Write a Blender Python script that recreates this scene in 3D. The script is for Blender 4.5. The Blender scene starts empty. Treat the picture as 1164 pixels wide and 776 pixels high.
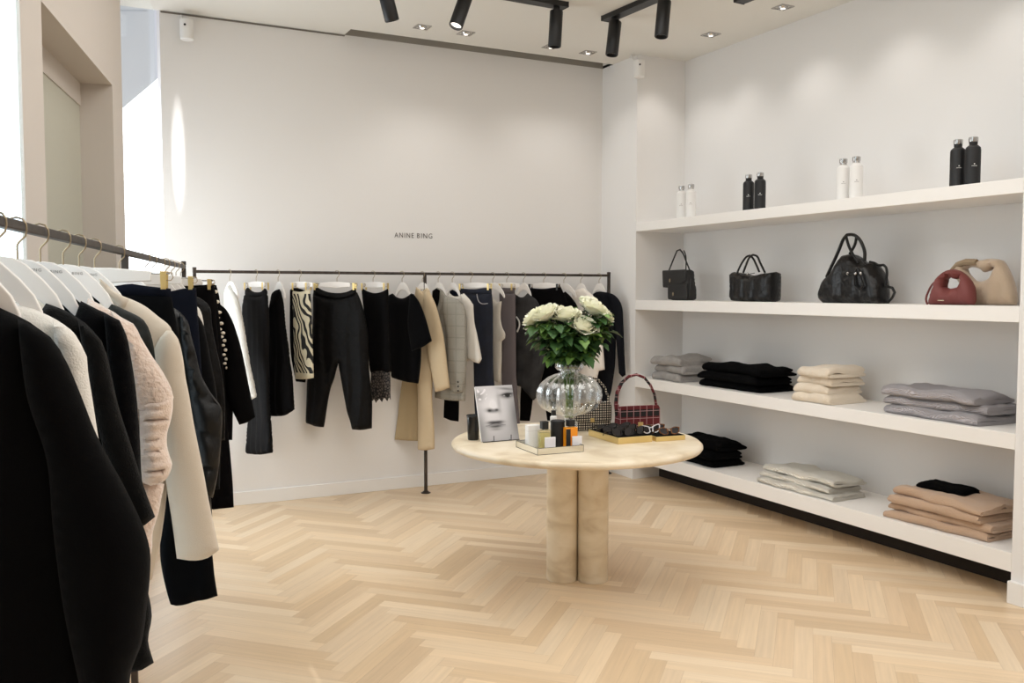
import bpy, bmesh, math, random
import numpy as np
from mathutils import Vector, Matrix, geometry, noise
C = bpy.context.scene.collection
PI = math.pi
rnd = random.Random(7)
# ------------------------------------------------------------------ materials
def lin(c):
    return tuple((x/255/12.92) if x/255 <= .04045 else ((x/255+.055)/1.055)**2.4 for x in c) + (1,)
MATS = {}
def mat(name, col, rough=.6, metal=0, spec=.5, sheen=0, bump=None, var=None, coat=0, emit=None):
    """col sRGB 0-255; bump=(scale,strength,kind); var=(scale,colour2,amount)"""
    if name in MATS: return MATS[name]
    m = bpy.data.materials.new(name); m.use_nodes = True
    nt = m.node_tree; b = nt.nodes['Principled BSDF']
    b.inputs['Base Color'].default_value = lin(col)
    b.inputs['Roughness'].default_value = rough
    b.inputs['Metallic'].default_value = metal
    b.inputs['Specular IOR Level'].default_value = spec
    if sheen:
        b.inputs['Sheen Weight'].default_value = sheen; b.inputs['Sheen Roughness'].default_value = .5
    if coat:
        b.inputs['Coat Weight'].default_value = coat; b.inputs['Coat Roughness'].default_value = .15
    if emit:
        b.inputs['Emission Color'].default_value = lin(emit[0]); b.inputs['Emission Strength'].default_value = emit[1]
    tc = nt.nodes.new('ShaderNodeTexCoord')
    if var:
        n = nt.nodes.new('ShaderNodeTexNoise'); n.inputs['Scale'].default_value = var[0]; n.inputs['Detail'].default_value = 4
        nt.links.new(tc.outputs['Object'], n.inputs['Vector'])
        mx = nt.nodes.new('ShaderNodeMix'); mx.data_type = 'RGBA'
        mx.inputs[6].default_value = lin(col); mx.inputs[7].default_value = lin(var[1])
        mp = nt.nodes.new('ShaderNodeMapRange'); mp.inputs[1].default_value = .35; mp.inputs[2].default_value = .65; mp.inputs[4].default_value = var[2]
        nt.links.new(n.outputs['Fac'], mp.inputs[0]); nt.links.new(mp.outputs[0], mx.inputs[0]); nt.links.new(mx.outputs[2], b.inputs['Base Color'])
    if bump:
        sc, st, kind = bump
        if kind == 'noise':
            n = nt.nodes.new('ShaderNodeTexNoise'); n.inputs['Scale'].default_value = sc; n.inputs['Detail'].default_value = 5; out = n.outputs['Fac']
        elif kind == 'voronoi':
            n = nt.nodes.new('ShaderNodeTexVoronoi'); n.inputs['Scale'].default_value = sc; out = n.outputs['Distance']
        elif kind in ('ribz', 'ribx', 'riby'):
            n = nt.nodes.new('ShaderNodeTexWave'); n.inputs['Scale'].default_value = sc; n.inputs['Distortion'].default_value = 1.0
            n.inputs['Detail'].default_value = 2; n.bands_direction = kind[-1].upper(); out = n.outputs['Fac']
        nt.links.new(tc.outputs['Object'], n.inputs['Vector'])
        bp = nt.nodes.new('ShaderNodeBump'); bp.inputs['Strength'].default_value = st; bp.inputs['Distance'].default_value = .01
        nt.links.new(out, bp.inputs['Height']); nt.links.new(bp.outputs[0], b.inputs['Normal'])
    MATS[name] = m
    return m
def pattern_mat(name, builder, rough=.8):
    m = bpy.data.materials.new(name); m.use_nodes = True
    nt = m.node_tree; b = nt.nodes['Principled BSDF']; b.inputs['Roughness'].default_value = rough
    nt.links.new(builder(nt), b.inputs['Base Color']); MATS[name] = m; return m
def node(nt, t, **kw):
    n = nt.nodes.new(t)
    for k, v in kw.items(): setattr(n, k, v)
    return n
def mth(nt, op, a, b=None, c=None):
    n = nt.nodes.new('ShaderNodeMath'); n.operation = op
    for i, v in enumerate((a, b, c)):
        if v is None: continue
        if isinstance(v, (int, float)): n.inputs[i].default_value = v
        else: nt.links.new(v, n.inputs[i])
    return n.outputs[0]
def ramp_mix(nt, fac, c1, c2):
    mx = nt.nodes.new('ShaderNodeMix'); mx.data_type = 'RGBA'
    for i, cc in ((6, c1), (7, c2)):
        if isinstance(cc, tuple): mx.inputs[i].default_value = lin(cc)
        else: nt.links.new(cc, mx.inputs[i])
    nt.links.new(fac, mx.inputs[0]); return mx.outputs[2]
def sepobj(nt):
    tc = nt.nodes.new('ShaderNodeTexCoord'); sp = nt.nodes.new('ShaderNodeSeparateXYZ'); nt.links.new(tc.outputs['Object'], sp.inputs[0]); return tc, sp.outputs
# plain stuff
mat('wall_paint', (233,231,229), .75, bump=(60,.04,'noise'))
mat('ceiling_paint', (224,221,214), .8)
mat('niche_paint', (228,226,224), .75)
mat('slot_shade', (150,145,137), .8)
mat('gap_shade', (120,114,107), .8)
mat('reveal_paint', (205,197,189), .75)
mat('panel_paint', (186,184,170), .7)
mat('shelf_paint', (242,239,235), .5)
mat('trim_paint', (238,236,233), .45)
mat('toe_kick_shade', (40,32,26), .9)
mat('black_wool', (9,9,10), .95, spec=.05, bump=(500,.25,'noise'), sheen=.04)
mat('cream_knit', (236,232,224), .95, bump=(260,.4,'noise'), sheen=.3)
mat('charcoal_knit', (15,15,15), .95, spec=.05, bump=(300,.4,'noise'), sheen=.08)
mat('black_knit', (8,8,10), .95, spec=.05, bump=(300,.4,'noise'), sheen=.05)
mat('peach_knit', (240,219,204), .95, bump=(90,1,'noise'), sheen=.8, var=(60,(226,200,182),.7))
mat('peach_rib', (241,219,203), .95, bump=(220,.5,'noise'), sheen=.8)
mat('green_quilt', (13,19,17), .6, spec=.2, bump=(14,.8,'voronoi'))
mat('cream_wool', (205,193,176), .9, bump=(420,.2,'noise'), sheen=.3)
mat('navy_cloth', (13,17,28), .9, spec=.1, bump=(400,.3,'noise'))
mat('black_navy', (8,9,11), .9, spec=.05)
mat('puffer', (12,12,12), .42, spec=.25, bump=(26,.5,'noise'))
mat('white_cloth', (226,221,212), .9, bump=(300,.3,'noise'))
mat('white_boucle', (226,222,214), .95, bump=(160,.9,'voronoi'))
mat('white_silk', (238,231,222), .55, bump=(9,.3,'noise'))
mat('leather', (8,7,7), .5, spec=.14, bump=(30,.8,'noise'))
mat('bag_leather', (14,12,12), .3, spec=.4, bump=(22,.9,'noise'))
mat('bag_grain', (26,24,23), .5, bump=(200,.4,'noise'))
mat('black_cloth', (10,9,10), .88, spec=.05, bump=(350,.25,'noise'))
mat('black_silk', (9,8,9), .8, spec=.08, bump=(12,.25,'noise'))
mat('satin', (12,11,12), .7, spec=.12, bump=(8,.2,'noise'))
mat('tan_cloth', (170,150,116), .85)
mat('trench', (204,184,152), .8, bump=(14,.25,'noise'))
mat('denim', (19,24,38), .85, bump=(500,.4,'noise'), var=(14,(28,35,54),.6))
mat('stitch', (168,166,170), .8)
mat('ecru', (212,205,192), .95, bump=(60,.5,'ribx'))
mat('mauve', (98,90,92), .85, bump=(300,.3,'noise'))
mat('faded', (62,61,61), .95, spec=.1, var=(7,(40,39,39),.8), bump=(300,.3,'noise'))
mat('print_white', (214,212,208), .8)
mat('charcoal', (22,23,28), .9, spec=.1, bump=(400,.3,'noise'))
mat('black_gloss', (12,12,12), .2)
mat('red_leather', (120,64,61), .5, spec=.3, bump=(18,.45,'noise'))
mat('suede', (196,174,150), .95, bump=(90,.25,'noise'), sheen=.5, var=(9,(180,156,130),.6))
mat('suede_dark', (150,130,104), .9)
mat('gold', (226,200,136), .32, metal=.7)
mat('brass', (172,156,130), .35, metal=1)
mat('chrome', (190,188,186), .22, metal=1)
mat('steel_dark', (70,64,60), .45, metal=.85, var=(30,(92,84,78),.6))
mat('hanger_white', (240,236,232), .45)
mat('black_metal', (16,15,16), .45)
mat('matte_black', (17,17,19), .55)
mat('matte_white', (236,234,231), .45)
mat('knit_grey', (160,156,152), .95, bump=(170,.5,'noise'), var=(20,(142,138,136),.6))
mat('knit_black', (9,9,10), .95, spec=.05, bump=(170,.5,'noise'))
mat('knit_cream', (228,214,194), .95, bump=(170,.5,'noise'), sheen=.3)
mat('knit_lilac', (190,184,188), .95, bump=(120,.8,'ribx'), sheen=.3)
mat('knit_white', (246,241,228), .95, bump=(110,.8,'ribx'), sheen=.3)
mat('knit_tan', (190,160,134), .95, bump=(170,.5,'noise'), sheen=.3)
mat('mirror', (225,222,212), .05, metal=1)
mat('tray_line', (60,60,56), .4)
mat('wax_label', (240,237,240), .5)
mat('amber', (226,140,30), .12, emit=((226,140,30),.15))
mat('pale_perfume', (222,214,166), .1)
mat('tortoise', (70,38,20), .15, var=(60,(150,96,50),.8))
mat('lens', (24,18,22), .05)
mat('frame_white', (240,236,238), .2)
mat('petal', (250,248,232), .6, var=(14,(240,240,208),.6))
mat('petal_in', (232,230,186), .6)
mat('leaf', (62,98,48), .5, var=(16,(40,70,36),.9), bump=(50,.3,'noise'))
mat('leaf_light', (112,146,66), .5, var=(16,(64,100,40),.9))
mat('stem_green', (104,136,62), .5)
mat('lens_white', (255,250,240), .3, emit=((255,248,236),2.5))
mat('studs', (232,222,204), .3)
mat('text_grey', (88,80,76), .6)
mat('text_grey_light', (150,144,140), .6)
mat('white_card', (246,244,242), .6)
def travertine(nt):
    tc, s = sepobj(nt)
    mp = node(nt, 'ShaderNodeMapping'); mp.inputs['Scale'].default_value = (2.2, 2.2, 4); nt.links.new(tc.outputs['Object'], mp.inputs[0])
    n = node(nt, 'ShaderNodeTexNoise'); n.inputs['Scale'].default_value = 2.2; n.inputs['Detail'].default_value = 7; n.inputs['Distortion'].default_value = .5
    nt.links.new(mp.outputs[0], n.inputs[0])
    cr = node(nt, 'ShaderNodeValToRGB'); e = cr.color_ramp.elements
    e[0].position = .32; e[0].color = lin((208,188,158)); e[1].position = .62; e[1].color = lin((236,222,198))
    a = e.new(.48); a.color = lin((226,210,182))
    nt.links.new(n.outputs['Fac'], cr.inputs[0])
    n2 = node(nt, 'ShaderNodeTexVoronoi'); n2.inputs['Scale'].default_value = 26; nt.links.new(mp.outputs[0], n2.inputs[0])
    sp = mth(nt, 'LESS_THAN', n2.outputs['Distance'], .07)
    return ramp_mix(nt, mth(nt, 'MULTIPLY', sp, .45), cr.outputs[0], (170,140,100))
pattern_mat('travertine', travertine, .35)
def zebra(nt):
    tc, s = sepobj(nt)
    mp = node(nt, 'ShaderNodeMapping'); mp.inputs['Scale'].default_value = (1.6, 1, 1.15); mp.inputs['Rotation'].default_value = (0, .5, 0); nt.links.new(tc.outputs['Object'], mp.inputs[0])
    n = node(nt, 'ShaderNodeTexNoise'); n.inputs['Scale'].default_value = 5.5; n.inputs['Detail'].default_value = 1; nt.links.new(tc.outputs['Object'], n.inputs[0])
    w = node(nt, 'ShaderNodeTexWave'); w.bands_direction = 'X'; w.inputs['Scale'].default_value = 5.2; w.inputs['Distortion'].default_value = 13; w.inputs['Detail'].default_value = .6; w.inputs['Detail Scale'].default_value = 1.1
    nt.links.new(mp.outputs[0], w.inputs[0])
    f = mth(nt, 'GREATER_THAN', w.outputs['Fac'], .47)
    inner = mth(nt, 'MULTIPLY', mth(nt, 'GREATER_THAN', s[2], -.735), mth(nt, 'LESS_THAN', s[2], -.155))
    # border stays cream
    fac = mth(nt, 'MAXIMUM', f, mth(nt, 'SUBTRACT', 1, inner))
    return ramp_mix(nt, fac, (16,15,14), (206,196,168))
pattern_mat('zebra', zebra)
def check(nt):
    tc, s = sepobj(nt)
    k = node(nt, 'ShaderNodeTexChecker'); k.inputs['Scale'].default_value = 210; k.inputs[1].default_value = lin((170,165,154)); k.inputs[2].default_value = lin((122,118,108))
    nt.links.new(tc.outputs['Object'], k.inputs[0])
    a = mth(nt, 'GREATER_THAN', mth(nt, 'PINGPONG', s[2], .045), .041); b = mth(nt, 'GREATER_THAN', mth(nt, 'PINGPONG', s[0], .04), .036)
    return ramp_mix(nt, mth(nt, 'MULTIPLY', mth(nt, 'MAXIMUM', a, b), .3), k.outputs[0], (100,96,88))
pattern_mat('check', check)
def lace(nt):
    tc, s = sepobj(nt)
    v = node(nt, 'ShaderNodeTexVoronoi'); v.inputs['Scale'].default_value = 45; v.feature = 'DISTANCE_TO_EDGE'; nt.links.new(tc.outputs['Object'], v.inputs[0])
    return ramp_mix(nt, mth(nt, 'GREATER_THAN', v.outputs['Distance'], .13), (14,13,14), (92,82,76))
pattern_mat('lace', lace)
def tartan(nt):
    tc, s = sepobj(nt)
    def stripe(o, per, w, ph=0): return mth(nt, 'LESS_THAN', mth(nt, 'PINGPONG', mth(nt, 'ADD', o, ph), per), w)
    blk = mth(nt, 'MULTIPLY', mth(nt, 'GREATER_THAN', mth(nt, 'PINGPONG', s[0], .021), .004), mth(nt, 'GREATER_THAN', mth(nt, 'PINGPONG', mth(nt, 'ADD', s[2], .02), .045), .024))
    col = ramp_mix(nt, blk, (92,16,24), (15,11,14))
    a = stripe(s[0], .021, .0016); b = stripe(s[2], .021, .0016)
    return ramp_mix(nt, mth(nt, 'MULTIPLY', mth(nt, 'MAXIMUM', a, b), .7), col, (196,160,160))
pattern_mat('tartan', tartan)
def hound(nt):
    tc, s = sepobj(nt)
    x = mth(nt, 'FRACT', mth(nt, 'MULTIPLY', s[0], 70)); z = mth(nt, 'FRACT', mth(nt, 'MULTIPLY', s[2], 70))
    a = mth(nt, 'MULTIPLY', mth(nt, 'GREATER_THAN', x, .42), mth(nt, 'GREATER_THAN', z, .42))
    return ramp_mix(nt, a, (14,13,13), (206,196,180))
pattern_mat('houndstooth', hound)
def vcol(name, rough=.6):
    def bld(nt):
        a = node(nt, 'ShaderNodeAttribute', attribute_name='tint'); return a.outputs['Color']
    return pattern_mat(name, bld, rough)
vcol('printed_cover', .3)
# oak planks: per plank tint plus grain along the plank (uv)
def oak():
    m = bpy.data.materials.new('oak'); m.use_nodes = True; nt = m.node_tree; b = nt.nodes['Principled BSDF']
    a = node(nt, 'ShaderNodeAttribute', attribute_name='tint'); uv = node(nt, 'ShaderNodeUVMap', uv_map='uv')
    mp = node(nt, 'ShaderNodeMapping'); mp.inputs['Scale'].default_value = (1.5, 34, 1); nt.links.new(uv.outputs[0], mp.inputs[0])
    n = node(nt, 'ShaderNodeTexNoise'); n.inputs['Scale'].default_value = 1.6; n.inputs['Detail'].default_value = 6; nt.links.new(mp.outputs[0], n.inputs[0])
    f = node(nt, 'ShaderNodeMapRange'); f.inputs[1].default_value = .3; f.inputs[2].default_value = .7; f.inputs[3].default_value = .93; f.inputs[4].default_value = 1.05; nt.links.new(n.outputs['Fac'], f.inputs[0])
    vm = node(nt, 'ShaderNodeVectorMath', operation='SCALE'); nt.links.new(a.outputs['Color'], vm.inputs[0]); nt.links.new(f.outputs[0], vm.inputs['Scale'])
    nt.links.new(vm.outputs[0], b.inputs['Base Color']); b.inputs['Roughness'].default_value = .36; b.inputs['Specular IOR Level'].default_value = .45
    MATS['oak'] = m
oak()
def glass(name, tint=(250,252,252), edge=.35, lo=.06, pw=2.0):
    m = bpy.data.materials.new(name); m.use_nodes = True; nt = m.node_tree; nt.nodes.clear()
    o = node(nt, 'ShaderNodeOutputMaterial'); t = node(nt, 'ShaderNodeBsdfTransparent'); g_ = node(nt, 'ShaderNodeBsdfGlossy'); mx = node(nt, 'ShaderNodeMixShader')
    t.inputs[0].default_value = lin(tint); g_.inputs['Roughness'].default_value = .06; g_.inputs['Color'].default_value = (1,1,1,1)
    lw = node(nt, 'ShaderNodeLayerWeight'); lw.inputs[0].default_value = .5
    f = mth(nt, 'ADD', mth(nt, 'MULTIPLY', mth(nt, 'POWER', lw.outputs['Facing'], pw), edge), lo)
    nt.links.new(f, mx.inputs[0]); nt.links.new(t.outputs[0], mx.inputs[1]); nt.links.new(g_.outputs[0], mx.inputs[2]); nt.links.new(mx.outputs[0], o.inputs[0]); MATS[name] = m
glass('window_glass', lo=.03, edge=.2); glass('crystal', edge=.85, lo=.07, pw=1.5, tint=(243,245,246)); glass('bottle_glass', edge=.5, lo=.1, tint=(248,244,220))
# ------------------------------------------------------------------ mesh helpers
class MB:
    def __init__(s): s.v = []; s.f = []
    def add(s, vs, fs):
        k = len(s.v); s.v += [tuple(map(float, p)) for p in vs]; s.f += [tuple(i+k for i in f) for f in fs]; return s
    def box(s, x0, x1, y0, y1, z0, z1, M=None):
        vs = [(x0,y0,z0),(x1,y0,z0),(x1,y1,z0),(x0,y1,z0),(x0,y0,z1),(x1,y0,z1),(x1,y1,z1),(x0,y1,z1)]
        if M: vs = [M @ Vector(p) for p in vs]
        return s.add(vs, [(0,3,2,1),(4,5,6,7),(0,1,5,4),(1,2,6,5),(2,3,7,6),(3,0,4,7)])
    def tube(s, pts, r, n=8, closed=False):
        P = [Vector(p) for p in pts]; N = len(P); rs = r if isinstance(r, (list, tuple)) else [r]*N
        T = [(P[(i+1) % N]-P[i-1]) if closed else (P[min(i+1,N-1)]-P[max(i-1,0)]) for i in range(N)]
        up = Vector((0,0,1)) if abs(T[0].normalized().z) < .9 else Vector((1,0,0)); X = T[0].cross(up).normalized(); vs = []
        for i in range(N):
            t = T[i].normalized(); X = (X - t*X.dot(t)).normalized(); Y = t.cross(X)
            for j in range(n):
                a = 2*PI*j/n; vs.append(P[i]+(X*math.cos(a)+Y*math.sin(a))*rs[i])
        fs = [(i*n+j, i*n+(j+1)%n, ((i+1)%N)*n+(j+1)%n, ((i+1)%N)*n+j) for i in range(N if closed else N-1) for j in range(n)]
        if not closed: fs += [tuple(range(n-1,-1,-1)), tuple((N-1)*n+j for j in range(n))]
        return s.add(vs, fs)
    def lathe(s, prof, n=32, c=(0,0,0), mod=None, cap=True):
        vs = []
        for r, z in prof:
            for j in range(n):
                a = 2*PI*j/n; rr = r*(mod(a, z) if mod else 1); vs.append((c[0]+rr*math.cos(a), c[1]+rr*math.sin(a), c[2]+z))
        N = len(prof); fs = [(i*n+j, i*n+(j+1)%n, (i+1)*n+(j+1)%n, (i+1)*n+j) for i in range(N-1) for j in range(n)]
        if cap: fs += [tuple(range(n-1,-1,-1)), tuple((N-1)*n+j for j in range(n))]
        return s.add(vs, fs)
    def ball(s, c, r, n=8, sz=(1,1,1)):
        prof = [(max(1e-4, math.sin(PI*i/n)), -math.cos(PI*i/n)) for i in range(n+1)]; k = len(s.v); s.lathe(prof, n+2)
        for i in range(k, len(s.v)):
            p = s.v[i]; s.v[i] = (c[0]+p[0]*r*sz[0], c[1]+p[1]*r*sz[1], c[2]+p[2]*r*sz[2])
        return s
    def prism(s, poly, y0, y1, M=None):
        """polygon in x,z extruded along y"""
        n = len(poly); vs = [(x,y0,z) for x,z in poly]+[(x,y1,z) for x,z in poly]
        if M: vs = [M @ Vector(p) for p in vs]
        return s.add(vs, [tuple(range(n)), tuple(range(2*n-1,n-1,-1))]+[(i, i+n, (i+1)%n+n, (i+1)%n) for i in range(n)])
    def build(s, name, m, parent=None, smooth=True, bevel=0, sharp=35):
        me = bpy.data.meshes.new(name); me.from_pydata(s.v, [], s.f); me.validate()
        bm = bmesh.new(); bm.from_mesh(me); bmesh.ops.recalc_face_normals(bm, faces=bm.faces); bm.to_mesh(me); bm.free()
        me.materials.append(MATS[m] if isinstance(m, str) else m)
        o = bpy.data.objects.new(name, me); C.objects.link(o)
        if parent: o.parent = parent
        if smooth: me.shade_smooth(); me.set_sharp_from_angle(angle=math.radians(sharp))
        if bevel:
            b = o.modifiers.new('bevel', 'BEVEL'); b.width = bevel; b.segments = 3; b.limit_method = 'ANGLE'
        return o
def tag(o, label=None, cat=None, group=None, kind=None):
    for k, v in (('label', label), ('category', cat), ('group', group), ('kind', kind)):
        if v: o[k] = v
    return o
def thing(name, label, cat, loc=(0,0,0), rz=0, group=None):
    o = bpy.data.objects.new(name, None); o.empty_display_size = .05; C.objects.link(o); o.location = loc; o.rotation_euler = (0,0,rz)
    return tag(o, label, cat, group)
def struct(o): o['kind'] = 'structure'; return o
def copy_tree(o, parent=None):
    c = o.copy(); C.objects.link(c); c.parent = parent
    for ch in [q for q in o.children]: copy_tree(ch, c)
    return c
def pts_smooth(P, closed=True, step=.012, corner=40):
    """rounded outline: hermite between points, corners sharper than `corner` degrees stay sharp"""
    P = [Vector(p) for p in P]; n = len(P); out = []
    def tan(i, side):
        if not closed and i in (0, n-1): return (P[1]-P[0]) if i == 0 else (P[-1]-P[-2])
        a = P[i]-P[i-1]; b = P[(i+1)%n]-P[i]
        if a.length < 1e-6 or b.length < 1e-6: return b+a
        if a.angle(b) > math.radians(corner): return a if side < 0 else b
        return (a/a.length+b/b.length).normalized()*min(a.length, b.length)
    for i in range(n if closed else n-1):
        p, q = P[i], P[(i+1)%n]; L = (q-p).length; k = max(1, int(L/step)); t0 = tan(i, 1); t1 = tan((i+1)%n, -1)
        if t0.length > 1e-9: t0 = t0.normalized()*L
        if t1.length > 1e-9: t1 = t1.normalized()*L
        for j in range(k):
            t = j/k; h = (2*t**3-3*t*t+1, t**3-2*t*t+t, -2*t**3+3*t*t, t**3-t*t)
            out.append(p*h[0]+t0*h[1]+q*h[2]+t1*h[3])
    if not closed: out.append(P[-1])
    return out
def inside(p, poly):
    x, y = p; r = False; n = len(poly)
    for i in range(n):
        a = poly[i]; b = poly[i-1]
        if (a[1] > y) != (b[1] > y) and x < (b[0]-a[0])*(y-a[1])/(b[1]-a[1])+a[0]: r = not r
    return r
def puff(outline, th, fa=0, fw=.1, ax='s', off=0, seed=0, res=.02, R=None, hole=None, zshift=0, back=1.0):
    """a soft cloth volume: outline in x,z; inflated by th toward -y (viewer) and +y, with drape folds"""
    B = pts_smooth([(a, b+zshift) for a, b in outline], step=min(.014, res)); nb = len(B)
    V = [tuple(p) for p in B]; loops = [list(range(nb))]
    HB = None
    if hole:
        HB = pts_smooth([(a, b+zshift) for a, b in hole], step=.008); loops.append([nb+i for i in range(len(HB))]); V += [tuple(p) for p in HB]
    edges = [(l[i], l[(i+1) % len(l)]) for l in loops for i in range(len(l))]
    xs = [p[0] for p in V]; zs = [p[1] for p in V]; z1, z0 = max(zs), min(zs)
    bl = [B]+([HB] if HB else []); seg = np.array([[(l[i][0], l[i][1]), (l[(i+1)%len(l)][0], l[(i+1)%len(l)][1])] for l in bl for i in range(len(l))])
    A0 = seg[:,0]; D0 = seg[:,1]-A0; LL = (D0**2).sum(1)+1e-12
    def dist(p):
        p = np.array(p); t = np.clip(((p-A0)*D0).sum(1)/LL, 0, 1); return float(np.sqrt((((A0+D0*t[:,None])-p)**2).sum(1).min()))
    Bt = [tuple(p) for p in B]; Ht = [tuple(p) for p in HB] if HB else None
    ok = lambda p: inside(p, Bt) and not (Ht and inside(p, Ht))
    interior = []
    for l in bl:
        for i in range(0, len(l)):
            a = Vector(l[i-1]); b = Vector(l[(i+1)%len(l)]); t = (b-a)
            if t.length < 1e-6: continue
            nrm = Vector((-t.y, t.x)).normalized()
            for d in (.004, .011):
                if d == .011 and i % 2: continue
                for sg in (1, -1):
                    p = tuple(Vector(l[i])+nrm*d*sg)
                    if ok(p) and dist(p) > d*.8: interior.append(p)
    x = min(xs)
    while x < max(xs):
        z = z0
        while z < z1:
            p = (x+rnd.uniform(-.1,.1)*res, z+rnd.uniform(-.1,.1)*res)
            if ok(p) and dist(p) > .015: interior.append(p)
            z += res
        x += res
    r_ = geometry.delaunay_2d_cdt([Vector(p) for p in V+interior], edges, [], 0, 1e-5)
    vv = [tuple(p) for p in r_[0]]; tris = [t for t in r_[2] if ok(tuple(sum((Vector(vv[i]) for i in t), Vector((0,0)))/3))]
    R = R or max(.022, th*1.25); rs = random.Random(seed*31+5); ph = rs.uniform(0, 6); H = max(.05, z1-z0)
    n = len(vv); fr = []; bk = []
    for (a, b) in vv:
        d = dist((a, b)); e = min(d/R, 1); h = th*math.sqrt(max(0, 1-(1-e)**2)); k = (z1-b)/H
        sh = 0
        if fa:
            if ax == 's':
                w = a+.10*b*math.sin(ph)*.5+.012*math.sin(9*b+ph)
                sh = fa*(.15+.85*k)*(math.sin(2*PI*w/fw+ph)+.5*math.sin(2*PI*w/(fw*.47)+2*ph))
                sh += fa*.6*noise.noise(Vector((a*9, ph, b*6)))
            else:
                q = b if ax == 'z' else b+.55*a
                h *= .35+.65*abs(math.sin(PI*q/fw+ph))**.4 if th else 1
                h += (fa*.25*noise.noise(Vector((a*25, ph, b*25))) if d > .01 else 0)
        fr.append((a, -off-h+sh*min(1, d/.02+.6), b)); bk.append((a, -off+h*back+sh*min(1, d/.02+.6), b))
    used = set(i for t in tris for i in t); m = {}; vs = []; 
    for i in used: m[i] = len(vs); vs.append(fr[i])
    mb = {}
    for i in used:
        if dist(vv[i]) < 1e-4: mb[i] = m[i]
        else: mb[i] = len(vs); vs.append(bk[i])
    fs = [tuple(m[i] for i in t) for t in tris]+[tuple(mb[i] for i in reversed(t)) for t in tris if not all(mb[i] == m[i] for i in t)]
    q = MB(); q.add(vs, fs); return q
def rrect(w, d, h, r=.008, seg=4): pass
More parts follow.
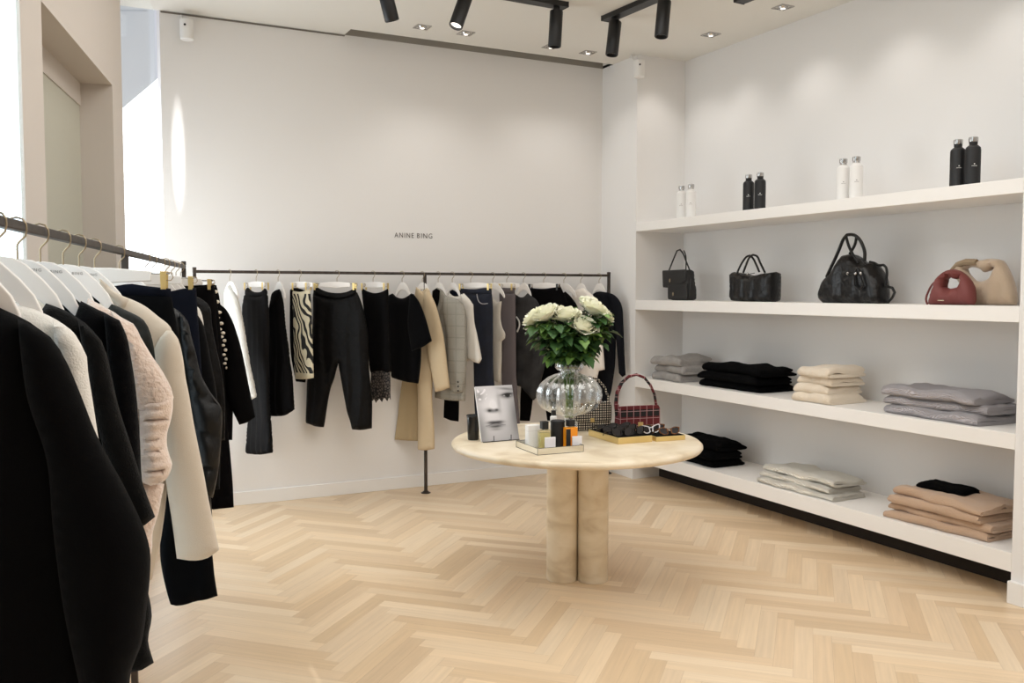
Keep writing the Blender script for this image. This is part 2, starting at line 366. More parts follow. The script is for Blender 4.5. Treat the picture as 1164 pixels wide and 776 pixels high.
GARMENTS = [
('long_coat','long black wool coat with dropped sleeve, nearest the camera on the left rack','coat','plain',(-0.164,1.673),6.0659,[('body',[(0.036,1.588),(0.07,1.583),(0.085,1.572),(0.114,1.557),(0.142,1.537),(0.161,1.5),(0.184,1.398),(0.214,1.266),(0.229,1.132),(0.227,0.943),(0.22,0.755),(-0.22,0.755),(-0.227,0.943),(-0.229,1.132),(-0.214,1.266),(-0.184,1.398),(-0.161,1.5),(-0.142,1.537),(-0.114,1.557),(-0.085,1.572),(-0.07,1.583),(-0.036,1.588),(0,1.549)],0.05,0,'black_wool',0.008,0.3,'s'),('sleeve',[(0.119,1.555),(0.15,1.539),(0.166,1.526),(0.179,1.506),(0.19,1.482),(0.208,1.432),(0.23,1.367),(0.268,1.285),(0.288,1.237),(0.299,1.206),(0.306,1.173),(0.306,1.142),(0.3,1.085),(0.289,1.015),(0.274,0.977),(0.268,0.933),(0.2,0.926),(0.173,1.089),(0.161,1.219),(0.154,1.334),(0.129,1.433)],0.045,0.035,'black_wool',0.006,0.22,'s')]),
('knit_sweater','cream knit sweater showing its shoulder behind the long black coat','sweater','plain',(-0.134,1.81),6.0659,[('body',[(0.054,1.577),(0.075,1.574),(0.101,1.567),(0.125,1.555),(0.149,1.539),(0.164,1.525),(0.168,1.459),(0.174,1.301),(0.174,1.109),(-0.174,1.109),(-0.174,1.301),(-0.168,1.459),(-0.164,1.525),(-0.149,1.539),(-0.125,1.555),(-0.101,1.567),(-0.075,1.574),(-0.054,1.577),(0,1.527)],0.03,0,'cream_knit',0.004,0.12,'s'),('sleeve',[(0.137,1.552),(0.155,1.54),(0.165,1.532),(0.173,1.522),(0.181,1.506),(0.19,1.484),(0.191,1.46),(0.196,1.419),(0.202,1.368),(0.213,1.273),(0.217,1.194),(0.174,1.197),(0.16,1.338),(0.148,1.431),(0.139,1.508)],0.03,0.03,'cream_knit',0.003,0.1,'s')]),
('long_cardigan','charcoal black cardigan between the cream sweater and the black pullover','cardigan','plain',(-0.099,1.966),6.0659,[('body',[(0.073,1.559),(0.083,1.575),(0.115,1.562),(0.143,1.543),(0.166,1.521),(0.174,1.445),(0.195,1.271),(0.224,1.129),(0.251,1.016),(0.261,0.949),(0.253,0.899),(0.263,0.853),(0.243,0.841),(0.14,0.837),(-0.14,0.837),(-0.243,0.841),(-0.263,0.853),(-0.253,0.899),(-0.261,0.949),(-0.251,1.016),(-0.224,1.129),(-0.195,1.271),(-0.174,1.445),(-0.166,1.521),(-0.143,1.543),(-0.115,1.562),(-0.083,1.575),(-0.073,1.559),(0,1.509)],0.03,0,'charcoal_knit',0.004,0.14,'s'),('sleeve',[(0.144,1.548),(0.159,1.536),(0.171,1.522),(0.185,1.504),(0.194,1.478),(0.201,1.44),(0.212,1.379),(0.233,1.301),(0.253,1.225),(0.275,1.156),(0.255,1.14),(0.232,1.136),(0.188,1.277),(0.165,1.397),(0.152,1.482)],0.03,0.03,'charcoal_knit',0.003,0.1,'s')]),
('pullover','plain black pullover hanging directly before the peach cable knit','sweater','text',(-0.069,2.106),6.0659,[('body',[(0.106,1.548),(0.117,1.578),(0.149,1.56),(0.177,1.544),(0.194,1.507),(0.204,1.358),(0.211,1.169),(0.209,1.093),(-0.209,1.093),(-0.211,1.169),(-0.204,1.358),(-0.194,1.507),(-0.177,1.544),(-0.149,1.56),(-0.117,1.578),(-0.106,1.548),(0,1.498)],0.03,0,'black_knit',0.003,0.12,'s'),('sleeve',[(0.166,1.554),(0.196,1.538),(0.209,1.505),(0.216,1.462),(0.222,1.416),(0.226,1.37),(0.23,1.286),(0.232,1.202),(0.237,1.155),(0.194,1.148),(0.181,1.325),(0.171,1.472)],0.03,0.03,'black_knit',0.003,0.12,'s')]),
('cable_sweater','peach fuzzy cable knit sweater with wide ribbed cuff','sweater','text',(-0.03,2.282),6.0659,[('body',[(0.09,1.556),(0.096,1.582),(0.118,1.57),(0.138,1.558),(0.167,1.537),(0.187,1.499),(0.198,1.295),(0.197,1.068),(-0.197,1.068),(-0.198,1.295),(-0.187,1.499),(-0.167,1.537),(-0.138,1.558),(-0.118,1.57),(-0.096,1.582),(-0.09,1.556),(0,1.506)],0.035,0,'peach_knit',0.004,0.06,'s'),('sleeve',[(0.145,1.556),(0.17,1.538),(0.194,1.524),(0.209,1.493),(0.232,1.45),(0.254,1.414),(0.272,1.374),(0.277,1.352),(0.262,1.315),(0.205,1.317),(0.184,1.379),(0.167,1.48)],0.04,0.018,'peach_knit',0.004,0.05,'s'),('ribbed_cuff',[(0.202,1.348),(0.244,1.365),(0.276,1.358),(0.275,1.325),(0.269,1.295),(0.262,1.271),(0.261,1.24),(0.266,1.217),(0.271,1.198),(0.267,1.18),(0.255,1.16),(0.224,1.149),(0.202,1.159)],0.046,0.02,'peach_rib',0.0015,0.0235,'z'),('hem',[(0.195,1.161),(0.251,1.148),(0.242,1.107),(0.236,1.078),(0.223,1.035),(0.219,0.987),(0.207,0.963),(0.157,0.967),(0.16,1.132)],0.03,0.0,'peach_knit',0.003,0.05,'s')]),
('quilted_jacket','dark green quilted jacket glimpsed between peach sweater and cream coat','jacket','text',(0.017,2.494),6.0659,[('body',[(0.098,1.551),(0.109,1.566),(0.148,1.547),(0.184,1.524),(0.199,1.49),(0.206,1.455),(0.209,1.421),(0.217,1.285),(0.213,1.081),(-0.213,1.081),(-0.217,1.285),(-0.209,1.421),(-0.206,1.455),(-0.199,1.49),(-0.184,1.524),(-0.148,1.547),(-0.109,1.566),(-0.098,1.551),(0,1.501)],0.04,0,'green_quilt',0.006,0.07,'z')]),
('wool_coat','cream double faced wool coat with long sleeve and flat collar','coat','text',(0.056,2.669),6.0659,[('body',[(0.046,1.552),(0.055,1.6),(0.105,1.585),(0.16,1.559),(0.194,1.53),(0.227,1.498),(0.231,1.467),(0.212,1.431),(0.204,1.238),(0.209,1.067),(0.198,0.964),(0.173,0.835),(0.163,0.801),(0.113,0.798),(-0.113,0.798),(-0.163,0.801),(-0.173,0.835),(-0.198,0.964),(-0.209,1.067),(-0.204,1.238),(-0.212,1.431),(-0.231,1.467),(-0.227,1.498),(-0.194,1.53),(-0.16,1.559),(-0.105,1.585),(-0.055,1.6),(-0.046,1.552),(0,1.522)],0.035,0,'cream_wool',0.005,0.16,'s'),('sleeve',[(0.178,1.409),(0.185,1.445),(0.199,1.473),(0.217,1.492),(0.233,1.49),(0.247,1.468),(0.255,1.437),(0.259,1.413),(0.265,1.357),(0.271,1.323),(0.281,1.25),(0.291,1.188),(0.306,1.102),(0.318,1.023),(0.344,0.878),(0.313,0.857),(0.283,0.852),(0.232,0.861),(0.221,0.972),(0.209,1.07),(0.197,1.241)],0.038,0.018,'cream_wool',0.003,0.2,'s'),('collar',[(0.053,1.633),(0.062,1.627),(0.073,1.616),(0.092,1.597),(0.11,1.586),(0.128,1.574),(0.119,1.557),(0.108,1.548),(0.087,1.572),(0.061,1.59)],0.014,0.034,'cream_wool',0,0.1,'s')]),
('navy_trousers','wide navy trousers clipped behind the cream coat, hem showing lowest','trousers','clip',(0.101,2.874),6.0659,[('waistband',[(0.047,1.612),(0.1,1.619),(0.123,1.615),(0.206,1.605),(0.208,1.579),(-0.208,1.579),(-0.206,1.605),(-0.123,1.615),(-0.1,1.619),(-0.047,1.612)],0.016,0.002,'navy_cloth',0,0.1,'s'),('body',[(0.046,1.589),(0.123,1.589),(0.207,1.584),(0.225,1.47),(0.244,1.286),(0.263,1.126),(0.285,0.965),(0.309,0.804),(0.314,0.736),(0.322,0.673),(0.265,0.662),(0.203,0.652),(0.187,0.66),(0.179,0.692),(0.16,0.81),(0.176,0.979),(0,1.12),(-0.176,0.979),(-0.16,0.81),(-0.179,0.692),(-0.187,0.66),(-0.203,0.652),(-0.265,0.662),(-0.322,0.673),(-0.314,0.736),(-0.309,0.804),(-0.285,0.965),(-0.263,1.126),(-0.244,1.286),(-0.225,1.47),(-0.207,1.584),(-0.123,1.589),(-0.046,1.589)],0.028,0,'black_navy',0.006,0.12,'s')]),
('puffer_coat','long glossy black quilted puffer coat beside the cream coat','coat','plain',(0.189,3.273),6.0659,[('body',[(0.109,1.555),(0.148,1.552),(0.189,1.525),(0.211,1.498),(0.222,1.45),(0.235,1.39),(0.25,1.299),(0.265,1.147),(0.273,0.964),(0.281,0.804),(-0.281,0.804),(-0.273,0.964),(-0.265,1.147),(-0.25,1.299),(-0.235,1.39),(-0.222,1.45),(-0.211,1.498),(-0.189,1.525),(-0.148,1.552),(-0.109,1.555),(0,1.505)],0.04,0,'puffer',0.014,0.16,'z'),('sleeve',[(0.19,1.529),(0.214,1.499),(0.224,1.452),(0.24,1.386),(0.253,1.32),(0.283,1.256),(0.319,1.198),(0.321,1.156),(0.318,1.113),(0.311,1.029),(0.298,0.944),(0.285,0.89),(0.246,0.911),(0.226,1.093),(0.213,1.273),(0.193,1.422)],0.05,0.03,'puffer',0.016,0.115,'d')]),
('denim_trousers','dark denim trousers hung by a gold clip behind the puffer','trousers','clip',(0.317,3.851),6.0659,[('body',[(0.09,1.596),(0.14,1.607),(0.19,1.61),(0.195,1.494),(0.207,1.208),(0.207,0.849),(-0.207,0.849),(-0.207,1.208),(-0.195,1.494),(-0.19,1.61),(-0.14,1.607),(-0.09,1.596)],0.02,0,'navy_cloth',0.004,0.1,'s')]),
('wool_jacket','matte black wool jacket with smooth rounded shoulder behind the puffer','jacket','plain',(0.36,4.046),6.0659,[('body',[(0.067,1.574),(0.123,1.551),(0.168,1.507),(0.195,1.465),(0.212,1.394),(0.228,1.293),(0.247,1.168),(0.258,0.959),(0.254,0.745),(-0.254,0.745),(-0.258,0.959),(-0.247,1.168),(-0.228,1.293),(-0.212,1.394),(-0.195,1.465),(-0.168,1.507),(-0.123,1.551),(-0.067,1.574),(0,1.524)],0.035,0,'black_wool',0.005,0.12,'s')]),
('white_shirt','white shirt collar peeking between two black jackets','shirt','plain',(0.42,4.319),6.0659,[('body',[(0.106,1.54),(0.129,1.548),(0.146,1.534),(0.162,1.516),(0.173,1.484),(0.178,1.448),(0.182,1.32),(0.188,1.038),(-0.188,1.038),(-0.182,1.32),(-0.178,1.448),(-0.173,1.484),(-0.162,1.516),(-0.146,1.534),(-0.129,1.548),(-0.106,1.54),(0,1.49)],0.014,0,'white_cloth',0.002,0.1,'s')]),
('leather_jacket','black leather jacket with creased shoulder right of the white shirt','jacket','plain',(0.459,4.495),6.0659,[('body',[(0.089,1.566),(0.109,1.579),(0.152,1.562),(0.191,1.525),(0.201,1.441),(0.216,1.345),(0.238,1.231),(0.252,1.113),(0.252,0.884),(-0.252,0.884),(-0.252,1.113),(-0.238,1.231),(-0.216,1.345),(-0.201,1.441),(-0.191,1.525),(-0.152,1.562),(-0.109,1.579),(-0.089,1.566),(0,1.516)],0.03,0,'leather',0.006,0.05,'s')]),
('pleated_trousers','black trousers with pale gold clip at the far left rack','trousers','clip',(0.506,4.71),6.0659,[('body',[(0.11,1.613),(0.152,1.619),(0.197,1.626),(0.207,1.468),(0.226,1.116),(0.221,0.761),(-0.221,0.761),(-0.226,1.116),(-0.207,1.468),(-0.197,1.626),(-0.152,1.619),(-0.11,1.613)],0.018,0,'black_cloth',0.004,0.06,'s')]),
('long_trousers','long black trousers reaching nearly to the floor by the white baseboard','trousers','clip',(0.55,4.905),6.0659,[('body',[(0.127,1.627),(0.184,1.636),(0.207,1.463),(0.224,1.187),(0.237,0.919),(0.25,0.756),(0.262,0.536),(0.262,0.461),(0.164,0.455),(-0.164,0.455),(-0.262,0.461),(-0.262,0.536),(-0.25,0.756),(-0.237,0.919),(-0.224,1.187),(-0.207,1.463),(-0.184,1.636),(-0.127,1.627)],0.022,0,'black_cloth',0.005,0.07,'s'),('cuff',[(0.161,0.537),(0.262,0.538),(0.264,0.459),(0.159,0.453)],0.025,0.001,'black_cloth',0,0.07,'s')]),
('embellished_jacket','black jacket with pearl studded front edge at the end of the left rack','jacket','plain',(0.597,5.12),6.0659,[('body',[(0.146,1.614),(0.16,1.633),(0.182,1.628),(0.195,1.571),(0.201,1.523),(0.23,1.497),(0.252,1.428),(0.258,1.264),(0.26,1.071),(0.251,0.781),(-0.251,0.781),(-0.26,1.071),(-0.258,1.264),(-0.252,1.428),(-0.23,1.497),(-0.201,1.523),(-0.195,1.571),(-0.182,1.628),(-0.16,1.633),(-0.146,1.614),(0,1.564)],0.028,0,'black_cloth',0.004,0.1,'s'),('sleeve',[(0.209,1.514),(0.231,1.497),(0.249,1.466),(0.266,1.428),(0.284,1.371),(0.301,1.308),(0.318,1.226),(0.333,1.139),(0.348,1.052),(0.374,0.906),(0.331,0.878),(0.29,0.867),(0.254,0.948),(0.228,1.017),(0.223,1.266)],0.03,0.02,'black_cloth',0.003,0.1,'s'),('studs',[(0.171,1.618),(0.177,1.567),(0.186,1.51),(0.195,1.453),(0.205,1.391),(0.217,1.329),(0.223,1.253),(0.229,1.181)],0,0.034,'studs',0,0,'beads')]),
('boucle_cardigan','white boucle cardigan hanging edge on beside the studded jacket','cardigan','plain',(1.099,6.608),4.9916,[('body',[(-0.003,1.643),(0.077,1.566),(0.149,1.428),(0.212,1.222),(0.246,1.053),(0.162,0.924),(-0.007,1.162),(-0.079,1.461),(-0.061,1.581)],0.022,0,'white_boucle',0.002,0.1,'s'),('sleeve',[(0.079,1.593),(0.138,1.551),(0.201,1.429),(0.266,1.225),(0.331,1.041),(0.405,0.875),(0.331,0.851),(0.258,0.994),(0.149,1.294)],0.024,0.02,'white_boucle',0.002,0.1,'s')]),
('satin_trousers','long black satin wide leg trousers with flared hem','trousers','clip',(1.282,6.608),5.0615,[('waistband',[(-0.137,1.606),(-0.113,1.622),(-0.059,1.597),(0.012,1.587),(0.082,1.595),(0.117,1.615),(0.14,1.606),(0.142,1.563),(0.01,1.549),(-0.145,1.561)],0.016,0.002,'satin',0,0.1,'s'),('body',[(-0.148,1.574),(0.007,1.556),(0.136,1.575),(0.148,1.407),(0.142,1.163),(0.137,0.767),(0.18,0.447),(0.011,0.413),(-0.159,0.399),(-0.121,0.634),(-0.098,0.817),(-0.15,1.085),(-0.174,1.329),(-0.175,1.471)],0.026,0,'satin',0.007,0.07,'s')]),
('ruffled_blouse','black draped blouse with ruffled collar beside the zebra skirt','blouse','plain',(1.438,6.608),5.1313,[('body',[(-0.055,1.587),(0.012,1.61),(0.038,1.536),(0.07,1.314),(0.111,1.135),(0.138,0.936),(0.146,0.831),(0.154,0.74),(0.071,0.697),(-0.124,0.67),(-0.139,0.754),(-0.127,1.27),(-0.105,1.455)],0.03,0,'black_silk',0.007,0.08,'s'),('ruffle',[(-0.032,1.581),(0.0,1.6),(0.052,1.609),(0.062,1.575),(0.03,1.53),(-0.023,1.479),(-0.066,1.459),(-0.059,1.517)],0.016,0.025,'black_silk',0.003,0.03,'s')]),
('zebra_skirt','black and cream zebra print skirt with plain cream borders','skirt','clip',(1.594,6.608),5.2011,[('lining',[(-0.128,1.606),(-0.089,1.619),(0.044,1.6),(0.023,0.922),(-0.078,0.923),(-0.127,1.141)],0.012,-0.022,'black_cloth',0.002,0.1,'s'),('body',[(-0.069,1.597),(0.016,1.59),(0.113,1.615),(0.125,1.409),(0.135,1.153),(0.141,0.964),(0.043,0.949),(-0.057,0.946),(-0.066,1.275)],0.012,0.004,'zebra',0.002,0.1,'s')]),
('leather_trousers','black leather tapered trousers on a white clip hanger','trousers','clip',(1.874,6.608),5.6374,[('waistband',[(-0.184,1.613),(-0.153,1.623),(-0.09,1.594),(-0.007,1.581),(0.076,1.59),(0.145,1.62),(0.155,1.574),(0.075,1.541),(-0.008,1.531),(-0.105,1.544),(-0.188,1.567)],0.02,0.003,'leather',0,0.1,'s'),('body',[(-0.189,1.58),(-0.106,1.554),(-0.009,1.541),(0.074,1.551),(0.157,1.587),(0.191,1.502),(0.237,1.293),(0.242,1.037),(0.264,0.783),(0.265,0.571),(0.189,0.556),(0.106,0.557),(0.053,0.778),(0.003,1.053),(-0.029,0.94),(-0.065,0.846),(-0.119,0.567),(-0.195,0.575),(-0.258,0.598),(-0.242,0.942),(-0.2,1.289)],0.035,0,'leather',0.008,0.11,'s')]),
('lace_skirt','black slip skirt with scalloped lace hem','skirt','clip',(2.154,6.608),5.236,[('body',[(-0.113,1.617),(-0.055,1.594),(0.016,1.58),(0.087,1.591),(0.148,1.614),(0.159,1.289),(0.164,0.977),(0.064,0.992),(-0.026,0.967),(-0.039,1.021),(-0.092,1.455)],0.025,0,'black_silk',0.006,0.07,'s'),('lace_hem',[(-0.028,0.994),(0.166,0.991),(0.173,0.773),(0.152,0.796),(0.134,0.761),(0.108,0.786),(0.081,0.751),(0.054,0.776),(0.023,0.74),(0.001,0.769),(-0.017,0.751),(-0.026,0.791)],0.008,0.002,'lace',0.006,0.07,'s')]),
('black_tee','boxy black short sleeve top with round neck','top','plain',(2.387,6.608),5.3407,[('body',[(-0.124,1.566),(-0.091,1.577),(-0.05,1.549),(0.007,1.54),(0.056,1.56),(0.088,1.58),(0.136,1.52),(0.167,1.298),(0.17,1.109),(0.161,0.993),(0.144,0.884),(0.019,0.895),(-0.105,0.92),(-0.123,1.257)],0.03,0,'black_knit',0.004,0.1,'s'),('sleeve',[(0.093,1.574),(0.125,1.574),(0.165,1.527),(0.204,1.457),(0.247,1.347),(0.288,1.218),(0.203,1.169),(0.107,1.136),(0.076,1.331)],0.022,0.032,'black_knit',0.002,0.1,'s')]),
('trench_coat','beige trench coat with long sleeve, tallest of the back rack','coat','plain',(2.554,6.608),5.4105,[('back_panel',[(-0.196,0.936),(-0.06,0.941),(-0.038,0.627),(-0.055,0.408),(-0.167,0.404),(-0.277,0.404),(-0.23,0.722)],0.012,-0.03,'tan_cloth',0.004,0.08,'s'),('body',[(-0.055,1.621),(-0.001,1.594),(0.038,1.621),(0.077,1.56),(0.091,1.259),(0.09,0.983),(0.081,0.744),(0.096,0.568),(0.102,0.36),(0.024,0.344),(-0.047,0.343),(-0.045,0.77),(-0.066,1.117),(-0.08,1.463)],0.028,0,'trench',0.004,0.09,'s'),('sleeve',[(0.041,1.594),(0.08,1.594),(0.133,1.492),(0.164,1.397),(0.194,1.282),(0.227,1.059),(0.253,0.852),(0.192,0.829),(0.13,0.812),(0.085,1.02),(0.047,1.225),(0.025,1.464)],0.026,0.034,'trench',0.003,0.09,'s'),('collar',[(-0.04,1.628),(-0.005,1.608),(0.026,1.573),(0.057,1.625),(0.088,1.594),(0.056,1.512),(0.017,1.45),(-0.014,1.498)],0.01,0.034,'trench',0,0.1,'s')]),
('check_blazer','grey checked blazer with dark buttons on its cuff','blazer','plain',(2.687,6.608),5.3058,[('body',[(-0.051,1.601),(-0.009,1.625),(0.033,1.608),(0.082,1.553),(0.196,1.498),(0.252,1.123),(0.255,0.917),(0.251,0.742),(0.095,0.736),(-0.033,0.749),(-0.011,1.114),(-0.052,1.392)],0.026,0,'check',0.004,0.1,'s'),('lining',[(-0.036,1.594),(0.002,1.618),(0.035,1.601),(0.026,1.518),(-0.007,1.428),(-0.032,1.476)],0.006,0.028,'black_cloth',0,0.1,'s'),('lapel',[(0.036,1.601),(0.069,1.573),(0.06,1.498),(0.01,1.38),(-0.006,1.421),(0.028,1.511)],0.006,0.03,'check',0,0.1,'s'),('sleeve',[(0.07,1.525),(0.103,1.553),(0.168,1.546),(0.233,1.513),(0.273,1.445),(0.28,1.262),(0.282,1.106),(0.272,0.955),(0.247,0.81),(0.174,0.806),(0.113,0.844),(0.105,1.099),(0.094,1.278),(0.066,1.45)],0.024,0.032,'check',0.003,0.08,'s'),('button',[(0.222,0.894),(0.223,0.859),(0.224,0.825)],0,0.062,'black_gloss',0,0,'beads')]),
('black_slacks','black trouser leg showing below the grey checked blazer','trousers','none',(2.746,6.608),5.3058,[('body',[(-0.059,1.109),(0.092,1.1),(0.107,0.729),(0.103,0.56),(0.023,0.565),(-0.04,0.582),(-0.034,0.827)],0.014,-0.034,'black_cloth',0.003,0.08,'s')]),
('long_sleeve_top','ecru long sleeve knit top between checked blazer and jeans','top','plain',(2.807,6.608),5.2709,[('body',[(-0.078,1.545),(-0.026,1.58),(0.016,1.554),(0.08,1.559),(0.109,1.58),(0.151,1.539),(0.167,1.394),(0.166,1.047),(0.049,1.029),(-0.037,1.039)],0.022,0,'white_cloth',0.004,0.09,'s'),('neck_lining',[(-0.034,1.601),(-0.017,1.611),(0.025,1.594),(0.067,1.566),(0.059,1.556),(0.008,1.555),(-0.032,1.573)],0.005,-0.012,'navy_cloth',0,0.1,'s'),('sleeve',[(0.102,1.573),(0.152,1.556),(0.215,1.492),(0.226,1.348),(0.259,1.225),(0.293,1.068),(0.271,1.033),(0.217,1.044),(0.159,1.07),(0.126,1.256)],0.022,0.026,'white_cloth',0.003,0.07,'s')]),
('jeans','dark blue jeans with curved front pocket and rivet','jeans','clip',(2.967,6.608),5.2709,[('waistband',[(-0.11,1.619),(0.043,1.612),(0.144,1.622),(0.198,1.615),(0.202,1.573),(0.043,1.566),(-0.101,1.573)],0.018,0.002,'denim',0,0.1,'s'),('body',[(-0.103,1.58),(0.042,1.573),(0.2,1.58),(0.207,1.49),(0.213,0.932),(0.233,0.765),(0.25,0.555),(0.049,0.539),(0.036,0.831),(0.028,1.107),(0.022,1.362),(-0.018,1.46)],0.026,0,'denim',0.004,0.1,'s'),('pocket_trim',[(0.077,1.573),(0.087,1.531),(0.106,1.504),(0.135,1.495),(0.181,1.499)],0,0.027,'stitch',0,0,'tube')]),
('knit_vest','cream ribbed sleeveless knit on a white hanger with bare arm end','vest','plain',(3.163,6.608),5.2011,[('body',[(-0.024,1.594),(-0.0,1.544),(0.044,1.502),(0.088,1.516),(0.076,1.395),(0.088,1.317),(0.123,1.247),(0.119,1.212),(0.088,1.189),(0.088,1.047),(0.076,0.856),(0.04,0.858),(0.009,0.875),(-0.0,1.358)],0.02,0,'ecru',0.003,0.05,'s')]),
('grey_trousers','mauve grey straight trousers hanging behind the magazine','trousers','clip',(3.29,6.608),5.236,[('waistband',[(-0.077,1.627),(0.079,1.621),(0.083,1.573),(-0.068,1.576)],0.014,0.002,'mauve',0,0.1,'s'),('body',[(-0.069,1.58),(0.082,1.58),(0.086,1.265),(0.094,0.891),(0.126,0.539),(0.139,0.482),(0.061,0.469),(-0.017,0.477),(-0.043,0.847),(-0.061,1.203)],0.022,0,'mauve',0.005,0.06,'s')]),
('graphic_sweatshirt','faded charcoal sweatshirt with white swirling print','sweatshirt','plain',(3.444,6.608),5.2709,[('body',[(-0.076,1.569),(-0.028,1.545),(0.009,1.551),(0.038,1.58),(0.084,1.551),(0.126,1.522),(0.176,1.386),(0.193,1.207),(0.206,1.027),(0.177,0.881),(0.12,0.718),(0.099,0.695),(0.044,0.743),(-0.012,0.794),(-0.078,0.817),(-0.08,1.236)],0.026,0,'faded',0.007,0.07,'s'),('print',[(-0.045,1.384),(-0.019,1.348),(-0.015,1.312),(-0.036,1.26)],0,0.038,'print_white',0,0,'tube'),('print',[(0.065,1.385),(0.036,1.374),(0.031,1.352),(0.057,1.331),(0.069,1.306),(0.048,1.28),(0.023,1.291)],0,0.038,'print_white',0,0,'tube'),('print',[(0.098,1.3),(0.073,1.27),(0.04,1.248)],0,0.038,'print_white',0,0,'tube')]),
('black_trousers','black trousers on silver clips rising behind the white roses','trousers','clipdark',(3.635,6.608),5.3058,[('body',[(-0.143,1.624),(0.006,1.616),(0.154,1.638),(0.219,1.493),(0.18,1.092),(0.124,0.796),(0.117,0.515),(0.035,0.509),(-0.007,0.789),(-0.091,0.784),(-0.133,0.493),(-0.226,0.49),(-0.214,0.778),(-0.168,1.23)],0.02,-0.004,'black_cloth',0.006,0.07,'s')]),
('black_vest','black sleeveless top whose strap shows right of the black trousers','top','plain',(3.829,6.608),5.2709,[('body',[(-0.016,1.572),(0.013,1.594),(0.051,1.565),(0.093,1.521),(0.134,1.455),(0.144,1.233),(0.129,0.862),(-0.038,0.854),(-0.032,1.304)],0.018,0,'black_silk',0.004,0.07,'s')]),
('white_blouse','white blouse draped beside the charcoal blazer behind the vase','blouse','plain',(3.994,6.608),5.2709,[('body',[(-0.079,1.579),(-0.033,1.609),(0.026,1.621),(0.092,1.58),(0.171,1.491),(0.189,1.38),(0.21,1.18),(0.231,0.935),(0.175,0.921),(0.139,0.78),(0.073,0.769),(-0.012,0.848),(-0.065,1.225)],0.024,0,'white_silk',0.006,0.06,'s')]),
('charcoal_blazer','charcoal black tailored blazer at the right end of the back rack','blazer','plain',(4.179,6.608),5.2709,[('body',[(-0.058,1.572),(-0.016,1.591),(0.076,1.587),(0.134,1.52),(0.161,1.226),(0.155,0.962),(0.136,0.824),(0.116,0.717),(0.075,0.607),(-0.018,0.701),(-0.014,0.87),(-0.004,1.07),(-0.023,1.374)],0.026,0,'charcoal',0.004,0.09,'s'),('sleeve',[(0.088,1.587),(0.146,1.569),(0.187,1.539),(0.225,1.476),(0.242,1.319),(0.256,1.058),(0.268,0.886),(0.238,0.866),(0.205,0.898),(0.187,1.093),(0.147,1.377)],0.022,0.026,'charcoal',0.002,0.09,'s'),('lapel',[(-0.027,1.572),(0.006,1.579),(0.04,1.489),(0.041,1.361),(0.016,1.406)],0.006,0.028,'charcoal',0,0.1,'s')]),
]
